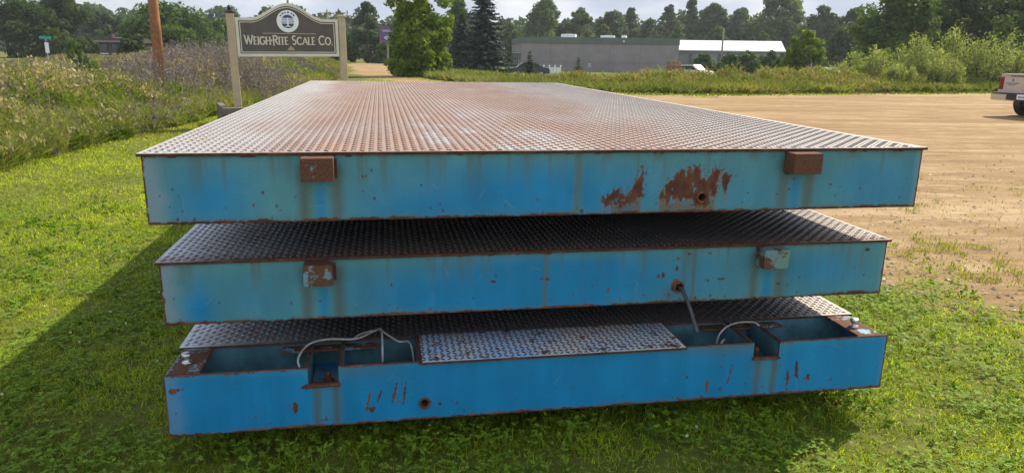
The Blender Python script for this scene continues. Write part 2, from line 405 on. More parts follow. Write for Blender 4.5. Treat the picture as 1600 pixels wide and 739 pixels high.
# ------------------------------------------------------------------ decks
W, H, L = 3.05, 0.2545, 6.56
POS = {'top': (-1.2834, 2.4515, CAM_H-.3491, .1817), 'mid': (-1.3223, 2.5684, CAM_H-.7728, .1767), 'low': (-1.3082, 2.4793, CAM_H-1.1943, .1757)}
PATCH_A = [(1.659, -.197), (1.691, -.175), (1.716, -.166), (1.738, -.151), (1.749, -.173), (1.772, -.161), (1.78, -.136), (1.802, -.111), (1.813, -.089), (1.817, -.067), (1.822, -.092), (1.824, -.155), (1.825, -.194), (1.797, -.203), (1.771, -.209), (1.752, -.221), (1.741, -.224), (1.738, -.257), (1.73, -.221), (1.699, -.214), (1.67, -.216)]
PATCH_B = [(1.893, -.186), (1.901, -.157), (1.926, -.138), (1.945, -.119), (1.966, -.087), (2.002, -.081), (2.008, -.062), (2.023, -.066), (2.031, -.098), (2.045, -.063), (2.059, -.076), (2.073, -.118), (2.112, -.096), (2.117, -.064), (2.126, -.086), (2.148, -.078), (2.155, -.082), (2.146, -.135), (2.134, -.19), (2.125, -.201), (2.112, -.183), (2.111, -.223), (2.09, -.232), (2.048, -.225), (2.019, -.201), (1.958, -.2), (1.926, -.228), (1.921, -.202), (1.897, -.202)]
PATCH_C = [(2.162, -.106), (2.195, -.099), (2.2, -.113), (2.191, -.132), (2.179, -.152), (2.174, -.168), (2.164, -.148)]

def end_plate(which, root, seed):
    ds = .004
    s = np.linspace(0, W, int(W/ds)+1); t = np.linspace(-H, 0, int(H/ds)+1)
    S, T = np.meshgrid(s, t, indexing='ij')
    blue = np.array([.002, .195, .405]); fadec = np.array([.070, .235, .275]); chalk = np.array([.25, .29, .33])
    stainc = np.array([.085, .10, .075]); rustd = np.array([.085, .028, .017]); rusto = np.array([.19, .075, .035])
    g = lambda x, w, t0, h: np.exp(-((S-x)/w)**2-((T-t0)/h)**2)
    strip = lambda x, w, soft=.008: sstep(w+soft, w-soft, np.abs(S-x+.006*(fbm(T*30, S*2, seed)-.5)))
    low = fbm(S*2.2, T*5, seed, 3); streak = fbm(S*45, T*2.2, seed+5, 4); fine = fbm(S*160, T*160, seed+9, 3)
    wide = fbm(S*12, T*1.5, seed+6, 3)
    edge_t = sstep(-.075, -.01, T)
    sat = np.zeros_like(S); stain = np.zeros_like(S)
    if which == 'top':
        sat = .95*g(.22, .16, -.17, .12)+1.15*g(1.4, .42, -.17, .15)+.5*g(2.85, .2, -.16, .12)+.5*g(.9, .2, -.22, .08)+.35*g(2.3, .3, -.2, .1)
        for x in (.593, 2.483):
            sat = np.maximum(sat, .85*strip(x, .02, .016)*sstep(-.09, -.15, T)); stain = np.maximum(stain, .75*(strip(x-.055, .022, .02)+strip(x+.06, .022, .02))*sstep(-.02, -.06, T))
        stain = np.maximum(stain, .5*strip(1.56, .016, .012)); sat = sat*(1-.6*strip(1.56, .016, .012))
        stain = np.maximum(stain, .8*sstep(-.19, -.24, T)*((S > 1.70) & (S < 1.82) | (S > 1.90) & (S < 2.13)))
        stain = np.maximum(stain, .55*sstep(-.07, -.02, T)*sstep(.5, .7, wide)*(S > 1.6))
    elif which == 'mid':
        sat = 1.3*g(1.5, .62, -.14, .16)+.9*g(.13, .05, -.2, .1)+.35*g(.3, .2, -.17, .1)+.55*g(2.75, .22, -.13, .1)+.3*g(.9, .25, -.18, .1)
        for x in (.583, 2.474):
            sat = np.maximum(sat, .85*strip(x+.01, .02, .016)*sstep(-.09, -.15, T)); stain = np.maximum(stain, .75*(strip(x-.055, .02, .02)+strip(x+.07, .02, .02))*sstep(-.02, -.06, T))
        stain = np.maximum(stain, .6*strip(1.487, .011, .008)); sat = sat*(1-.6*strip(1.487, .011, .008))
        stain = np.maximum(stain, .55*strip(2.12, .05, .05)*sstep(.4, .6, streak)); stain = np.maximum(stain, .7*strip(2.14, .008, .008))
        stain = np.maximum(stain, .6*strip(2.03, .02, .03)*sstep(-.15, -.22, T))
    else:
        sat = 1.25*np.ones_like(S)-.55*sstep(-.07, 0, T)*(.4+low)-.2*g(2.3, .25, -.1, .15)
        for x in (.557, .632, 2.43, 2.51):
            stain = np.maximum(stain, .75*strip(x, .014, .014)*sstep(-.065, -.08, T))
        sat -= .75*g(.6, .07, -.1, .3)+.7*g(2.47, .075, -.1, .3)
        stain = np.maximum(stain, .4*g(.75, .12, 0, .06)); stain = np.maximum(stain, .5*g(2.25, .2, 0, .05))
    sat = np.clip(sat+.5*(low-.5)-.35*edge_t*(which != 'low'), 0, 1)
    stain = np.maximum(stain, .42*sstep(.45, .8, streak)*sstep(-.22, -.02, T)*(which != 'low'))
    stain = np.maximum(stain, .45*sstep(.035, .0, T+H)*sstep(.35, .6, wide))
    col = fadec[None, None]*(1-sat[..., None])+blue*sat[..., None]
    blot = fbm(S*9, T*9, seed+81, 5)
    col = col*(.86+.28*wide[..., None])*(.92+.16*streak[..., None])*(.88+.24*blot[..., None])
    stain = np.clip(stain*(.55+.9*streak), 0, .8)
    col = col*(1-stain[..., None])+stainc*stain[..., None]
    ck = np.clip(sstep(.09, .02, S+.05*(fbm(T*12, S*3, seed)-.5))*.6+.3*sstep(W-.035, W-.01, S), 0, 1)*(1.0 if which != 'low' else .5)
    col = col*(1-ck[..., None])+chalk*ck[..., None]
    # rust
    rust = np.zeros_like(S)
    if which == 'top':
        Sp = S+.022*(fbm(S*55, T*22, seed+3)-.5)+.010*(fbm(S*170, T*120, seed+4)-.5); Tp = T+.055*(fbm(S*75, T*18, seed+8)-.5)+.012*(fbm(S*190, T*150, seed+14)-.5)
        for P in (PATCH_A, PATCH_B, PATCH_C): rust = np.maximum(rust, in_poly(Sp, Tp, P).astype(float))
        halo = np.maximum(sstep(-.03, 0, poly_sd(S, T, PATCH_B)), sstep(-.03, 0, poly_sd(S, T, PATCH_A)))
        rust = np.maximum(rust, halo*(fine > .66)); flake = (rust > .5) & (fbm(S*60, T*25, seed+21) > .73); rust[flake] = 0
        hole = (2.076, -.194)
    elif which == 'mid':
        rust = np.maximum(rust, (np.hypot((S-2.063), (T+.178)*.8)+.012*(fbm(S*90, T*60, seed)-.5) < .024).astype(float))
        hole = (2.074, -.184)
        for x, z, a, b in ((2.112, -.039, .011, .006), (2.064, -.058, .009, .006), (2.205, -.04, .009, .005), (2.268, -.155, .022, .004), (2.20, -.157, .01, .003), (1.27, -.128, .012, .005), (1.47, -.125, .006, .004), (1.495, -.126, .010, .005), (2.0, -.13, .006, .014), (2.06, -.1, .006, .013), (2.955, -.045, .014, .007), (2.93, -.245, .05, .008)):
            rust = np.maximum(rust, (((S-x)/a)**2+((T-z)/b)**2+1.6*(fine-.5) < 1).astype(float))
    else:
        hole = (.98, -.181)
        for x, z, a, b, sl in ((.755, -.16, .006, .05, .25), (.80, -.14, .005, .035, .3), (.86, -.13, .006, .045, .2), (.90, -.13, .005, .05, .12), (.474, -.165, .011, .03, 0), (.77, -.195, .014, .014, 0), (1.04, -.19, .008, .008, 0), (.04, -.06, .028, .007, -.4), (.03, -.065, .012, .014, 0), (2.3, -.15, .004, .05, .15), (2.62, -.14, .009, .045, -.1), (2.58, -.18, .008, .04, 0), (2.68, -.18, .01, .02, 0), (2.2, -.19, .008, .03, 0), (.53, -.08, .03, .012, 0), (.55, -.04, .01, .03, 0)):
            u = S-x-sl*(T-z)
            rust = np.maximum(rust, ((u/a)**2+((T-z)/b)**2+2.2*(fbm(S*140, T*90, seed+2)-.5) < .9).astype(float))
        rust = np.maximum(rust, (strip(.585, .064)*(T > -.085)*(T < -.066) > .5).astype(float)); rust = np.maximum(rust, (strip(2.465, .064)*(T > -.082)*(T < -.066) > .5).astype(float))
    rng = np.random.default_rng(seed)
    for k in range(75):
        x = rng.uniform(0, W); z = -H+abs(rng.normal(0, .08)); a = rng.uniform(.0018, .0042)*(2.0 if rng.random() < .12 else 1)
        m = (np.abs(S-x) < .03) & (np.abs(T-z) < .03)
        sub = ((S[m]-x)/a)**2+((T[m]-z)/(a*rng.uniform(.8, 2.0)))**2+1.5*(fine[m]-.5) < 1
        rust[m] = np.maximum(rust[m], sub*.85)
    be = T+H
    rust = np.maximum(rust, ((be < .006+.016*(fbm(S*28, T*2, seed+31)-.35)+.012*(fbm(S*6, 0*T, seed+33)-.5))).astype(float))
    rust = np.maximum(rust, (S < .004+.01*(fbm(T*40, S*3, seed+41)-.35)).astype(float))
    rust = np.maximum(rust, (S > W-.005-.008*(fbm(T*40, S*3, seed+42)-.35)).astype(float))
    tl = -.010-.03*np.maximum(0, fbm(S*30, 0*T, seed+51)-.52)-.06*np.maximum(0, fbm(S*90, 0*T, seed+52)-.7)
    if which == 'low': tl = tl*.55
    rust = np.maximum(rust, (T > tl).astype(float)*.9)
    # scratches through the top coat
    for k in range(16):
        x = rng.uniform(.05, W-.05); z = rng.uniform(-H+.02, -.03); L_ = rng.uniform(.006, .035); a = rng.normal(PI/2 if rng.random() < .5 else 0, .5); dx_, dz_ = math.cos(a), math.sin(a)
        m = (np.abs(S-x) < .08) & (np.abs(T-z) < .08); u_ = (S[m]-x)*dx_+(T[m]-z)*dz_; v_ = -(S[m]-x)*dz_+(T[m]-z)*dx_
        kk = ((np.abs(u_) < L_) & (np.abs(v_+.003*np.sin(u_*60)) < .0019))*(.12+.22*rng.random()); cm = col[m]; col[m] = cm*(1-kk[:, None])+np.array([.20, .30, .33])*kk[:, None]
    rm_ = sstep(.35, .75, fbm(S*30, T*20, seed+61))*.8
    if which == 'top':
        sdm = np.minimum(np.abs(poly_sd(Sp, Tp, PATCH_A)), np.abs(poly_sd(Sp, Tp, PATCH_B))); rm_ = np.clip(rm_*.6+.75*sstep(.012, .0, sdm)*sstep(.3, .6, fine), 0, 1)
    rc = rustd+(rusto-rustd)*rm_[..., None]
    col = col*(1-rust[..., None])+rc*rust[..., None]
    if which == 'top':   # rust bleeding down from the patches
        for P, kx in ((PATCH_A, .035), (PATCH_B, .03), (PATCH_C, .03)):
            below = np.zeros_like(S)
            for k in range(1, 9): below = np.maximum(below, in_poly(S, T+k*.009, P)*(1-k/9.5))
            bl_ = np.clip(below*sstep(.42, .66, streak)*.8, 0, .7)*(1-rust); col = col*(1-bl_[..., None])+np.array([.20, .095, .05])*bl_[..., None]
    # mesh with holes and notches
    n0, n1 = S.shape; idx = np.arange(n0*n1).reshape(n0, n1)
    Q = np.stack([idx[:-1, :-1], idx[1:, :-1], idx[1:, 1:], idx[:-1, 1:]], -1).reshape(-1, 4)
    cs = S.ravel()[Q].mean(1); ct = T.ravel()[Q].mean(1)
    keep = np.hypot(cs-hole[0], ct-hole[1]) > .017
    if which == 'low':
        for a, b in ((.527, .645), (2.405, 2.525)): keep &= ~((cs > a) & (cs < b) & (ct > -.0685))
    Q = Q[keep]
    Vx = np.stack([S.ravel(), np.zeros(S.size), T.ravel()+H], -1)
    # gentle dents of the thin plate
    Vx[:, 1] += .0035*(fbm(S.ravel()*3, T.ravel()*6, seed+71, 2)-.5)
    o = np_mesh('end_plate', Vx, Q, [M['plate'], M['rust_edge']], root, attrs={'rust': rust.ravel()}, col=col.reshape(-1, 3), smooth=True)
    md = o.modifiers.new('thickness', 'SOLIDIFY'); md.thickness = .01; md.offset = -1; md.material_offset_rim = 1; md.use_even_offset = False
    hb = MB(); n = 24
    ring = lambda r, y: [(hole[0]+r*math.cos(2*PI*k/n), y, hole[1]+H+r*math.sin(2*PI*k/n)) for k in range(n)]
    V = []
    for r, y in ((.0245, 0), (.0245, -.006), (.022, -.009), (.0165, -.008), (.0155, -.004), (.0155, .05)): V += ring(r, y)
    hb.add(V, [(i*n+k, i*n+(k+1) % n, (i+1)*n+(k+1) % n, (i+1)*n+k) for i in range(5) for k in range(n)])
    hb.build('conduit_socket', M['rust'], root, smooth=True)
    return o

def lugs(x0, x1, y0, y1, pitch, keep=None, k_=1.0):
    nx = int((x1-x0)/pitch); ny = int((y1-y0)/pitch)
    I, J = np.meshgrid(np.arange(nx), np.arange(ny), indexing='ij'); I = I.ravel(); J = J.ravel()
    cx = x0+(I+.5)*pitch; cy = y0+(J+.5)*pitch
    if keep is not None:
        k = keep(cx, cy); I, J, cx, cy = I[k], J[k], cx[k], cy[k]
    a = np.where((I+J) % 2 == 0, PI/4, -PI/4); n = len(cx)
    lx = np.array([-.0150, 0, .0150, 0, -.007, .007])*k_; ly = np.array([0, -.0052, 0, .0052, 0, 0])*k_; lz = np.array([0, 0, 0, 0, .0038, .0038])
    ca, sa = np.cos(a)[:, None], np.sin(a)[:, None]
    V = np.stack([cx[:, None]+lx*ca-ly*sa, cy[:, None]+lx*sa+ly*ca, np.broadcast_to(lz, (n, 6))], -1).reshape(-1, 3)
    T = np.array([(0, 1, 4), (1, 5, 4), (1, 2, 5), (2, 3, 5), (3, 4, 5), (3, 0, 4)])
    return V, (np.arange(n)[:, None, None]*6+T[None]).reshape(-1, 3)

def deck_plate(root, y0, keep=None, z=H, seed=1):
    """10 mm plate with raised diamond pattern; edge slightly ragged"""
    n = 240; b = MB()
    x = np.linspace(-.012, W+.012, n); yf = y0-.012-.003*fbm(x*25, x*0, seed)
    V = [(x[i], yf[i], z) for i in range(n)]+[(x[i], yf[i]+.002, z-.011) for i in range(n)]
    b.add(V, [(i+1, i, n+i, n+i+1) for i in range(n-1)], 1)
    b.add([(x[i], yf[i], z) for i in range(n)]+[(x[i], L, z) for i in range(n)], [(i, i+1, n+i+1, n+i) for i in range(n-1)], 0)
    b.add([(x[i], yf[i]+.002, z-.011) for i in range(n)]+[(x[i], L, z-.011) for i in range(n)], [(i+1, i, n+i, n+i+1) for i in range(n-1)], 1)
    xa, xb = -.012, W+.012
    b.add([(xa, y0-.012, z), (xa, L, z), (xa, L, z-.011), (xa, y0-.012, z-.011)], [(0, 1, 2, 3)], 1)
    b.add([(xb, y0-.012, z), (xb, L, z), (xb, L, z-.011), (xb, y0-.012, z-.011)], [(3, 2, 1, 0)], 1)
    b.add([(xa, L, z), (xb, L, z), (xb, L, z-.011), (xa, L, z-.011)], [(0, 1, 2, 3)], 1)
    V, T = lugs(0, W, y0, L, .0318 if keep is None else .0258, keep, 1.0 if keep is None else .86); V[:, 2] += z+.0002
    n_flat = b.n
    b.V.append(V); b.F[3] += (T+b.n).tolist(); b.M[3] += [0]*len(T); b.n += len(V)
    lug_tone = np.zeros(b.n); lug_tone[n_flat:] = np.tile([-1, -1, -1, -1, .25, .25], len(V)//6)   # foot of each diamond darkened, crest slightly lighter
    return b.build('deck_plate', [M['checker'] if keep is None else M['checker_grey'], M['rust_edge']], root, attrs={'lug_tone': lug_tone})

def deck(which, label, seed):
    x, y, z, yaw = POS[which]
    root = thing('scale_deck', label, 'scale deck', (x, y, z-H), yaw, 'blue truck scale decks stacked on the grass')
    end_plate(which, root, seed)
    y0 = 0.0 if which != 'low' else .285
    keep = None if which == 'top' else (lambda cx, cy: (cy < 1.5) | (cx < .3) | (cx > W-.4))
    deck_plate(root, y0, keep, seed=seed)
    for sx in (0.0, W):
        MB().box((sx+(.005 if sx == 0 else -.005), (L+.012)/2, (H-.0125)/2), (.01, L-.014, H-.0125)).build('side_beam', M['blue'], root)
    MB().box((W/2, L-.02, (H-.0125)/2), (W-.024, .012, H-.0125)).build('rear_plate', M['blue'], root)
    MB().box((W/2, L/2+.01, .006), (W-.03, L-.06, .01)).build('bottom_plate', M['dark'], root)
    if which != 'low':
        for k, (cx, w) in enumerate(((.5925, .112), (2.481, .122)) if which == 'top' else ((.583, .108), (2.474, .113))):
            b = MB().box((cx, -.040, H-.012-.042), (w, .078, .082), bev=.001)
            o = b.build('lug_block', M['lug_green'] if (which == 'mid' and k == 1) else (M['blue_rusty'] if which == 'mid' else (M['lug_mixed'] if k == 0 else M['lug_rust'])), root)
            o['label'] = {('top', 0): 'rusty steel lug with a blue paint patch', ('top', 1): 'fully rusted brown steel lug', ('mid', 0): 'rusty lug with flaking pale blue paint', ('mid', 1): 'green painted steel lug'}[(which, k)]
            MB().box((cx+w/2+.004, -.002, H-.06), (.008, .004, .07)).box((cx, -.002, H-.1), (w*.8, .004, .01)).build('weld_bead', M['rust_edge'], o)
    return root
top_deck = deck('top', 'topmost blue steel scale deck with big rust patches beside a hole on its front', 11)
mid_deck = deck('mid', 'middle blue steel scale deck of the stack, black cable out of its front hole', 23)
low_deck = deck('low', 'lowest blue steel scale deck with open notched end pocket and bolt tabs', 37)
# ---- open end pocket of the lowest deck
def hb(c, d, **k): return MB().box((c[0], c[1], c[2]+H), d, **k)
hb((W/2, .297, -.134), (W-.022, .01, .24)).build('pocket_wall', M['pocket'], low_deck)
hb((W/2, .145, -.246), (W-.024, .268, .008)).build('pocket_floor', M['pocket'], low_deck)
for x in (.5205, .6515, .962, 2.088, 2.3985, 2.5315):
    o = hb((x, .151, -.122), (.011, .28, .226)).build('partition_plate', M['pocket'], low_deck)
    hb((x, .151, -.0045), (.013, .279, .008)).build('rusty_top_edge', M['rust_edge'], o)
for a, b_ in ((.528, .644), (2.406, 2.524)):
    o = hb(((a+b_)/2, .15, -.118), (b_-a-.004, .279, .01)).build('notch_floor', M['blue'], low_deck)
    MB().box(((a+b_)/2, -.008, H-.0725), (b_-a+.008, .016, .008), bev=.002).build('notch_lip', M['rust'], o)
    MB().lathe([(0, .045), (.010, .045), (.012, .04), (.012, .012), (.022, .012), (.024, 0)], 12, c=((a+b_)/2+.01, .10, H-.113)).build('stud', M['rust'], o, smooth=True)
for x in (.6, 2.475):
    hb((x, .262, -.030), (.40, .058, .010), bev=.002).build('ledge_bar', M['blue_rusty'], low_deck)
for sx, cx in ((1, .0665), (-1, W-.0705)):
    o = hb((cx, .145, -.010), (.116, .27, .010), bev=.002).build('corner_tab', M['blue_rusty'], low_deck)
    bx = .055 if sx == 1 else W-.079
    MB().lathe([(.020, 0), (.020, .003), (.011, .004), (.011, .022), (.0175, .022), (.019, .025), (.019, .036), (.0165, .039), (0, .039)], 20, c=(bx, .13, H-.004)).build('levelling_bolt', M['galv'], o, smooth=True)
b = MB(); xs = (.962, 2.088)
b.box(((xs[0]+xs[1])/2, .135, H-.003), (xs[1]-xs[0], .292, .008), bev=.002)
V, T = lugs(xs[0]+.004, xs[1]-.004, -.008, .28, .0258, None, .86); V[:, 2] += H+.0012; V[:, 2] = np.where(V[:, 2] > H+.002, V[:, 2]+.001, V[:, 2])
b.box(((xs[0]+xs[1])/2, -.0125, H-.004), (xs[1]-xs[0]+.002, .005, .0085), mi=1).box((xs[0]+.004, .135, H-.0028), (.012, .29, .0095), mi=1)
b.V.append(V); b.F[3] += (T+b.n).tolist(); b.M[3] += [1]*len(T); b.n += len(V)
co = b.build('cover_plate', [M['cover'], M['rust_edge']], low_deck); co['label'] = 'pale blue checker cover plate with rusted diamonds'

def bez(pts, n=10):
    P = np.array(pts, float); out = []
    for i in range(len(P)-1):
        p0 = P[max(i-1, 0)]; p1 = P[i]; p2 = P[i+1]; p3 = P[min(i+2, len(P)-1)]
        for t in np.linspace(0, 1, n, endpoint=False):
            out.append(.5*((2*p1)+(-p0+p2)*t+(2*p0-5*p1+4*p2-p3)*t*t+(-p0+3*p1-3*p2+p3)*t**3))
    out.append(P[-1]); return np.array(out)
def on_deck(which, pts):
    x, y, z, yaw = POS[which]; c, s = math.cos(yaw), math.sin(yaw)
    return [(x+a*c-b_*s, y+a*s+b_*c, z+h) for a, b_, h in pts]
def cable(name, which, runs, rad, mat, label, cat):
    b = MB()
    for r in runs: b.tube(bez(on_deck(which, r)), rad, 8)
    return tag(b.build(name, mat, smooth=True), label, cat)
cable('cable', 'low', [[(.503, .06, -.20), (.500, .03, -.04), (.488, .06, .015), (.520, .153, .035), (.594, .191, .038), (.705, .18, .038), (.771, .227, .045), (.809, .253, .05), (.815, .19, .045), (.816, .12, .01), (.814, .10, -.09), (.813, .11, -.2)],
       [(.690, .22, .02), (.732, .257, .03), (.801, .275, .035), (.84, .235, .025), (.885, .19, .012), (.92, .215, .0), (.938, .22, -.03), (.945, .16, -.09), (.94, .1, -.2)]], .0043, M['cable_grey'],
      'grey cable looped across the left open pocket of the lowest deck', 'cable')
cable('cable', 'low', [[(2.25, .05, -.2), (2.26, .06, -.07), (2.295, .09, -.035), (2.325, .12, -.03), (2.30, .13, -.09), (2.31, .15, -.03), (2.35, .165, .008), (2.41, .195, .014), (2.47, .205, .014), (2.517, .19, .008), (2.56, .18, -.06), (2.57, .18, -.2)]], .0040, M['cable_grey'],
      'short pale cable arched over the right notch of the lowest deck', 'cable')
cable('cable', 'mid', [[(2.074, .05, -.184), (2.074, .0, -.184), (2.078, -.035, -.188), (2.088, -.085, -.235), (2.10, -.13, -.305), (2.106, -.148, -.335)]], .0085, M['cable_black'],
      'stiff black cable hanging out of the hole in the middle deck', 'cable')
# timbers carrying the stack
for w_, zt, hgt, lab in (('low', POS['low'][2]-H, .151, 'on the grass beneath the lowest deck'), ('mid', POS['mid'][2]-H, .165, 'between the lowest and middle decks'), ('top', POS['top'][2]-H, .168, 'between the middle and topmost decks')):
    for yy in (1.35, 5.3):
        x, y, z, yaw = POS[w_]; c, s = math.cos(yaw), math.sin(yaw)
        q = (x+W/2*c-yy*s, y+W/2*s+yy*c, zt-hgt)
        o = MB().box((0, 0, hgt/2-.001), (W-.5, .15, hgt-.002), bev=.008).build('support_timber', M['timber'], loc=q); o.rotation_euler = (0, 0, yaw)
        tag(o, f'weathered square timber {"near the front" if yy < 2 else "near the rear"}, {lab}', 'timber', 'timbers carrying the scale decks')

# ------------------------------------------------------------------ foliage generators
def quads_from(P, U, Vv):
    """diamond leaves: centre P, half axes U (long) and Vv (short)"""
    n = len(P); V = np.stack([P-U, P+Vv-.15*U, P+U, P-Vv-.15*U], 1).reshape(-1, 3)
    return V, np.arange(n*4).reshape(n, 4)
def unit(v): return v/(np.linalg.norm(v, axis=-1, keepdims=True)+1e-9)
def leaf_cloud(rng, blobs, n, leaf, c0, c1, aspect=.55, shell=.4, up=.3, jit=.25, vertical=0.0):
    B = np.array(blobs, float); wgt = (B[:, 3]*B[:, 4]*B[:, 5])**(2/3); wgt /= wgt.sum()
    k = rng.choice(len(B), n, p=wgt); d = unit(rng.normal(size=(n, 3)))
    P = B[k, :3]+d*B[k, 3:6]*(rng.random(n)**shell)[:, None]
    N = unit(d*.8+rng.normal(size=(n, 3))*.7+np.array([0, 0, up]))
    A = unit(np.cross(N, rng.normal(size=(n, 3))))
    if vertical: A = unit(A*(1-vertical)+np.array([0, 0, vertical])); 
    Bv = unit(np.cross(N, A))
    s = leaf*rng.uniform(.6, 1.35, n)[:, None]
    V, Q = quads_from(P, A*s, Bv*s*aspect)
    tone = rng.random(len(B))[k]*.6+.4*rng.random(n)
    col = np.array(c0)*(1-tone[:, None])+np.array(c1)*tone[:, None]
    col = col*(1+jit*(rng.random((n, 1))-.5))
    return V, Q, np.repeat(col, 4, 0)
def crown_blobs(rng, Hh, hb_, R, n, prof='round', br=(.16, .30)):
    out = []
    for i in range(n):
        t = rng.random()**.85
        if prof == 'column': t = rng.random()**1.25
        if prof == 'round': e = math.sin(PI*(min(.97, .12+.86*t)))**.55
        elif prof == 'tall': e = math.sin(PI*(min(.97, .2+.78*t)))**.45*(1-.25*t)
        elif prof == 'bush': e = (1-t**2.2)**.5
        elif prof == 'column': e = .92-.25*abs(t-.45)+.08*math.sin(9*t)
        elif prof == 'cone': e = 1-.9*t
        else: e = .5+.5*math.sin(PI*t)
        r = R*rng.uniform(*br); a = rng.uniform(0, 2*PI); q = max(0, R*e-r*.45)*math.sqrt(rng.random())
        out.append((q*math.cos(a), q*math.sin(a), hb_+(Hh-hb_-r*.7)*t, r, r, r*rng.uniform(.65, .95)))
    return out
def trunk_mesh(rng, Hh, r0, blobs, nl=9):
    b = MB(); top_ = Hh*.8; n = 7
    pts = [(rng.normal()*.02*Hh*(i/n), rng.normal()*.02*Hh*(i/n), top_*i/n-(.15 if i == 0 else 0)) for i in range(n+1)]
    b.tube(pts, [r0*(1.25 if i == 0 else 1)*(1-.85*i/n) for i in range(n+1)], 8)
    sel = rng.choice(len(blobs), min(nl, len(blobs)), replace=False)
    for k in sel:
        e = np.array(blobs[k][:3]); z0 = max(.15*Hh, e[2]*rng.uniform(.45, .75)); i = min(n-1, int(z0/top_*n)); s = np.array(pts[i]); 
        m = s*.5+e*.5+np.array([0, 0, -.04*Hh]); b.tube([s, m, e], [r0*.38, r0*.25, r0*.08], 5)
    return b
G_DARK = ((.028, .058, .020), (.065, .110, .030)); G_MID = ((.040, .085, .016), (.095, .160, .030)); G_YEL = ((.075, .145, .012), (.19, .27, .025)); G_GRY = ((.062, .115, .040), (.135, .205, .070)); G_BLU = ((.036, .078, .034), (.085, .145, .055))
def tree(name, label, cat, u, vtop, Yd, hw, cols, n=4200, leaf=None, hb_=.16, prof='round', nb=38, group=None, br=(.17, .34), bark='bark', seed=0, aspect=.62, trunk=True, zb=None):
    rng = np.random.default_rng(1000+seed+int(u))
    p = at(u, vtop, Yd); zg = float(terrain(p[0], Yd)) if zb is None else zb
    Hh = p[2]-zg; R = hw*Yd/F_PX
    root = thing(name, label, cat, (p[0], Yd, zg), 0, group)
    bl = crown_blobs(rng, Hh, Hh*hb_, R, int(nb*1.5), prof, br)
    lf = leaf or max(.16, Yd*.0022)
    V, Q, col = leaf_cloud(rng, bl, int(n*2.1), lf*1.08, cols[0], cols[1], aspect)
    np_mesh('crown', V, Q, M['leaf'], root, col=col)
    trunk_mesh(rng, Hh, max(.06, .028*Hh), bl).build('trunk', M[bark], root, smooth=True)
    return root
def spruce(name, label, u, vtop, Yd, hw, seed, group=None, cols=((.024, .052, .040), (.075, .115, .090)), n_lv=34):
    rng = np.random.default_rng(seed); p = at(u, vtop, Yd); zg = float(terrain(p[0], Yd)); Hh = p[2]-zg; R = 1.15*hw*Yd/F_PX
    root = thing(name, label, 'tree', (p[0], Yd, zg), 0, group); P, U, Vv, cl = [], [], [], []
    for i in range(n_lv):
        t = (i+rng.random()*.5)/n_lv; z = Hh*(.03+.95*t); Lb = R*(1-t)**.85*rng.uniform(.8, 1.12)+.08
        nbr = int(12-6*t)
        for k in range(nbr):
            a = 2*PI*(k+rng.random())/nbr; l = Lb*rng.uniform(.65, 1.1); m = max(4, int(l/R*26))
            s = np.linspace(.12, 1, m); dr = np.array([math.cos(a), math.sin(a)])
            zz = z-.30*l*s+.20*l*s**3
            tone = rng.random()
            for rep in range(2):
                q = np.stack([dr[0]*l*s, dr[1]*l*s, zz], -1)+rng.normal(size=(m, 3))*.05*np.array([1, 1, .6])*R/2
                ax = unit(np.stack([dr[0]+rng.normal(size=m)*.7, dr[1]+rng.normal(size=m)*.7, -.2+rng.normal(size=m)*.25], -1))
                sd = unit(np.cross(ax, np.array([0, 0, 1.])+rng.normal(size=(m, 3))*.5))
                sz = (R*.10*(1.15-.5*s)*rng.uniform(.7, 1.3, m))[:, None]
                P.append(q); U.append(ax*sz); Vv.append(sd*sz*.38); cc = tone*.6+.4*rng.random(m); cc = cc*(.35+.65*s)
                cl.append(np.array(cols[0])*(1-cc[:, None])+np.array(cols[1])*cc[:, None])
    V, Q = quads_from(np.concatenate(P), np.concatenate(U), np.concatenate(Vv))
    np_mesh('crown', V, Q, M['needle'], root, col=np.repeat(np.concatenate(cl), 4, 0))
    MB().tube([(0, 0, -.1), (0, 0, Hh*.5), (0, 0, Hh*.97)], [.03*Hh*.6, .018*Hh*.6, .02], 8).build('trunk', M['bark'], root)
    return root

# ---------- the trees (surveyed from the photo)
GB = 'trees along the far edge'
tree('tree', 'dark broad tree at the far left edge behind the street sign', 'tree', 28, -4, 106, 64, G_DARK, 5200, seed=1, group=GB, hb_=.0)
tree('tree', 'dark wide tree just right of the street sign', 'tree', 98, -12, 112, 54, G_DARK, 5200, seed=2, group=GB, hb_=.0)
tree('tree', 'low dark tree hiding the right end of the small house', 'tree', 206, 50, 82, 28, G_DARK, 2400, seed=61, group=GB, prof='bush', hb_=.0)
tree('tree', 'open airy tree rising behind the small dark house', 'tree', 165, 14, 150, 34, G_BLU, 2300, seed=3, group=GB, hb_=.3)
tree('tree', 'large maple behind the brown utility pole', 'tree', 262, -4, 108, 66, G_MID, 6200, seed=4, group=GB, hb_=.03)
tree('tree', 'lower spreading yellowish tree in front of the large maple', 'tree', 272, 36, 92, 52, ((.04, .08, .012), (.085, .14, .022)), 4200, seed=5, group=GB, prof='bush', hb_=.05)
tree('tree', 'pale-barked half bare tree left of the sign post', 'tree', 345, 26, 120, 24, G_GRY, 1100, seed=6, group=GB, bark='bark_pale', hb_=.3)
tree('tree', 'rounded tree half hidden behind the company sign', 'tree', 430, 44, 130, 46, G_MID, 2200, seed=60, group=GB)
tree('tree', 'tall narrow dark tree at the end of the dirt drive', 'tree', 572, 4, 112, 28, G_BLU, 4200, seed=7, group=GB, prof='tall', hb_=.04, nb=30)
tree('tree', 'low dark tree right beside the sign\'s right post', 'tree', 540, 48, 118, 26, G_DARK, 2600, seed=8, group=GB, prof='bush', hb_=.02)
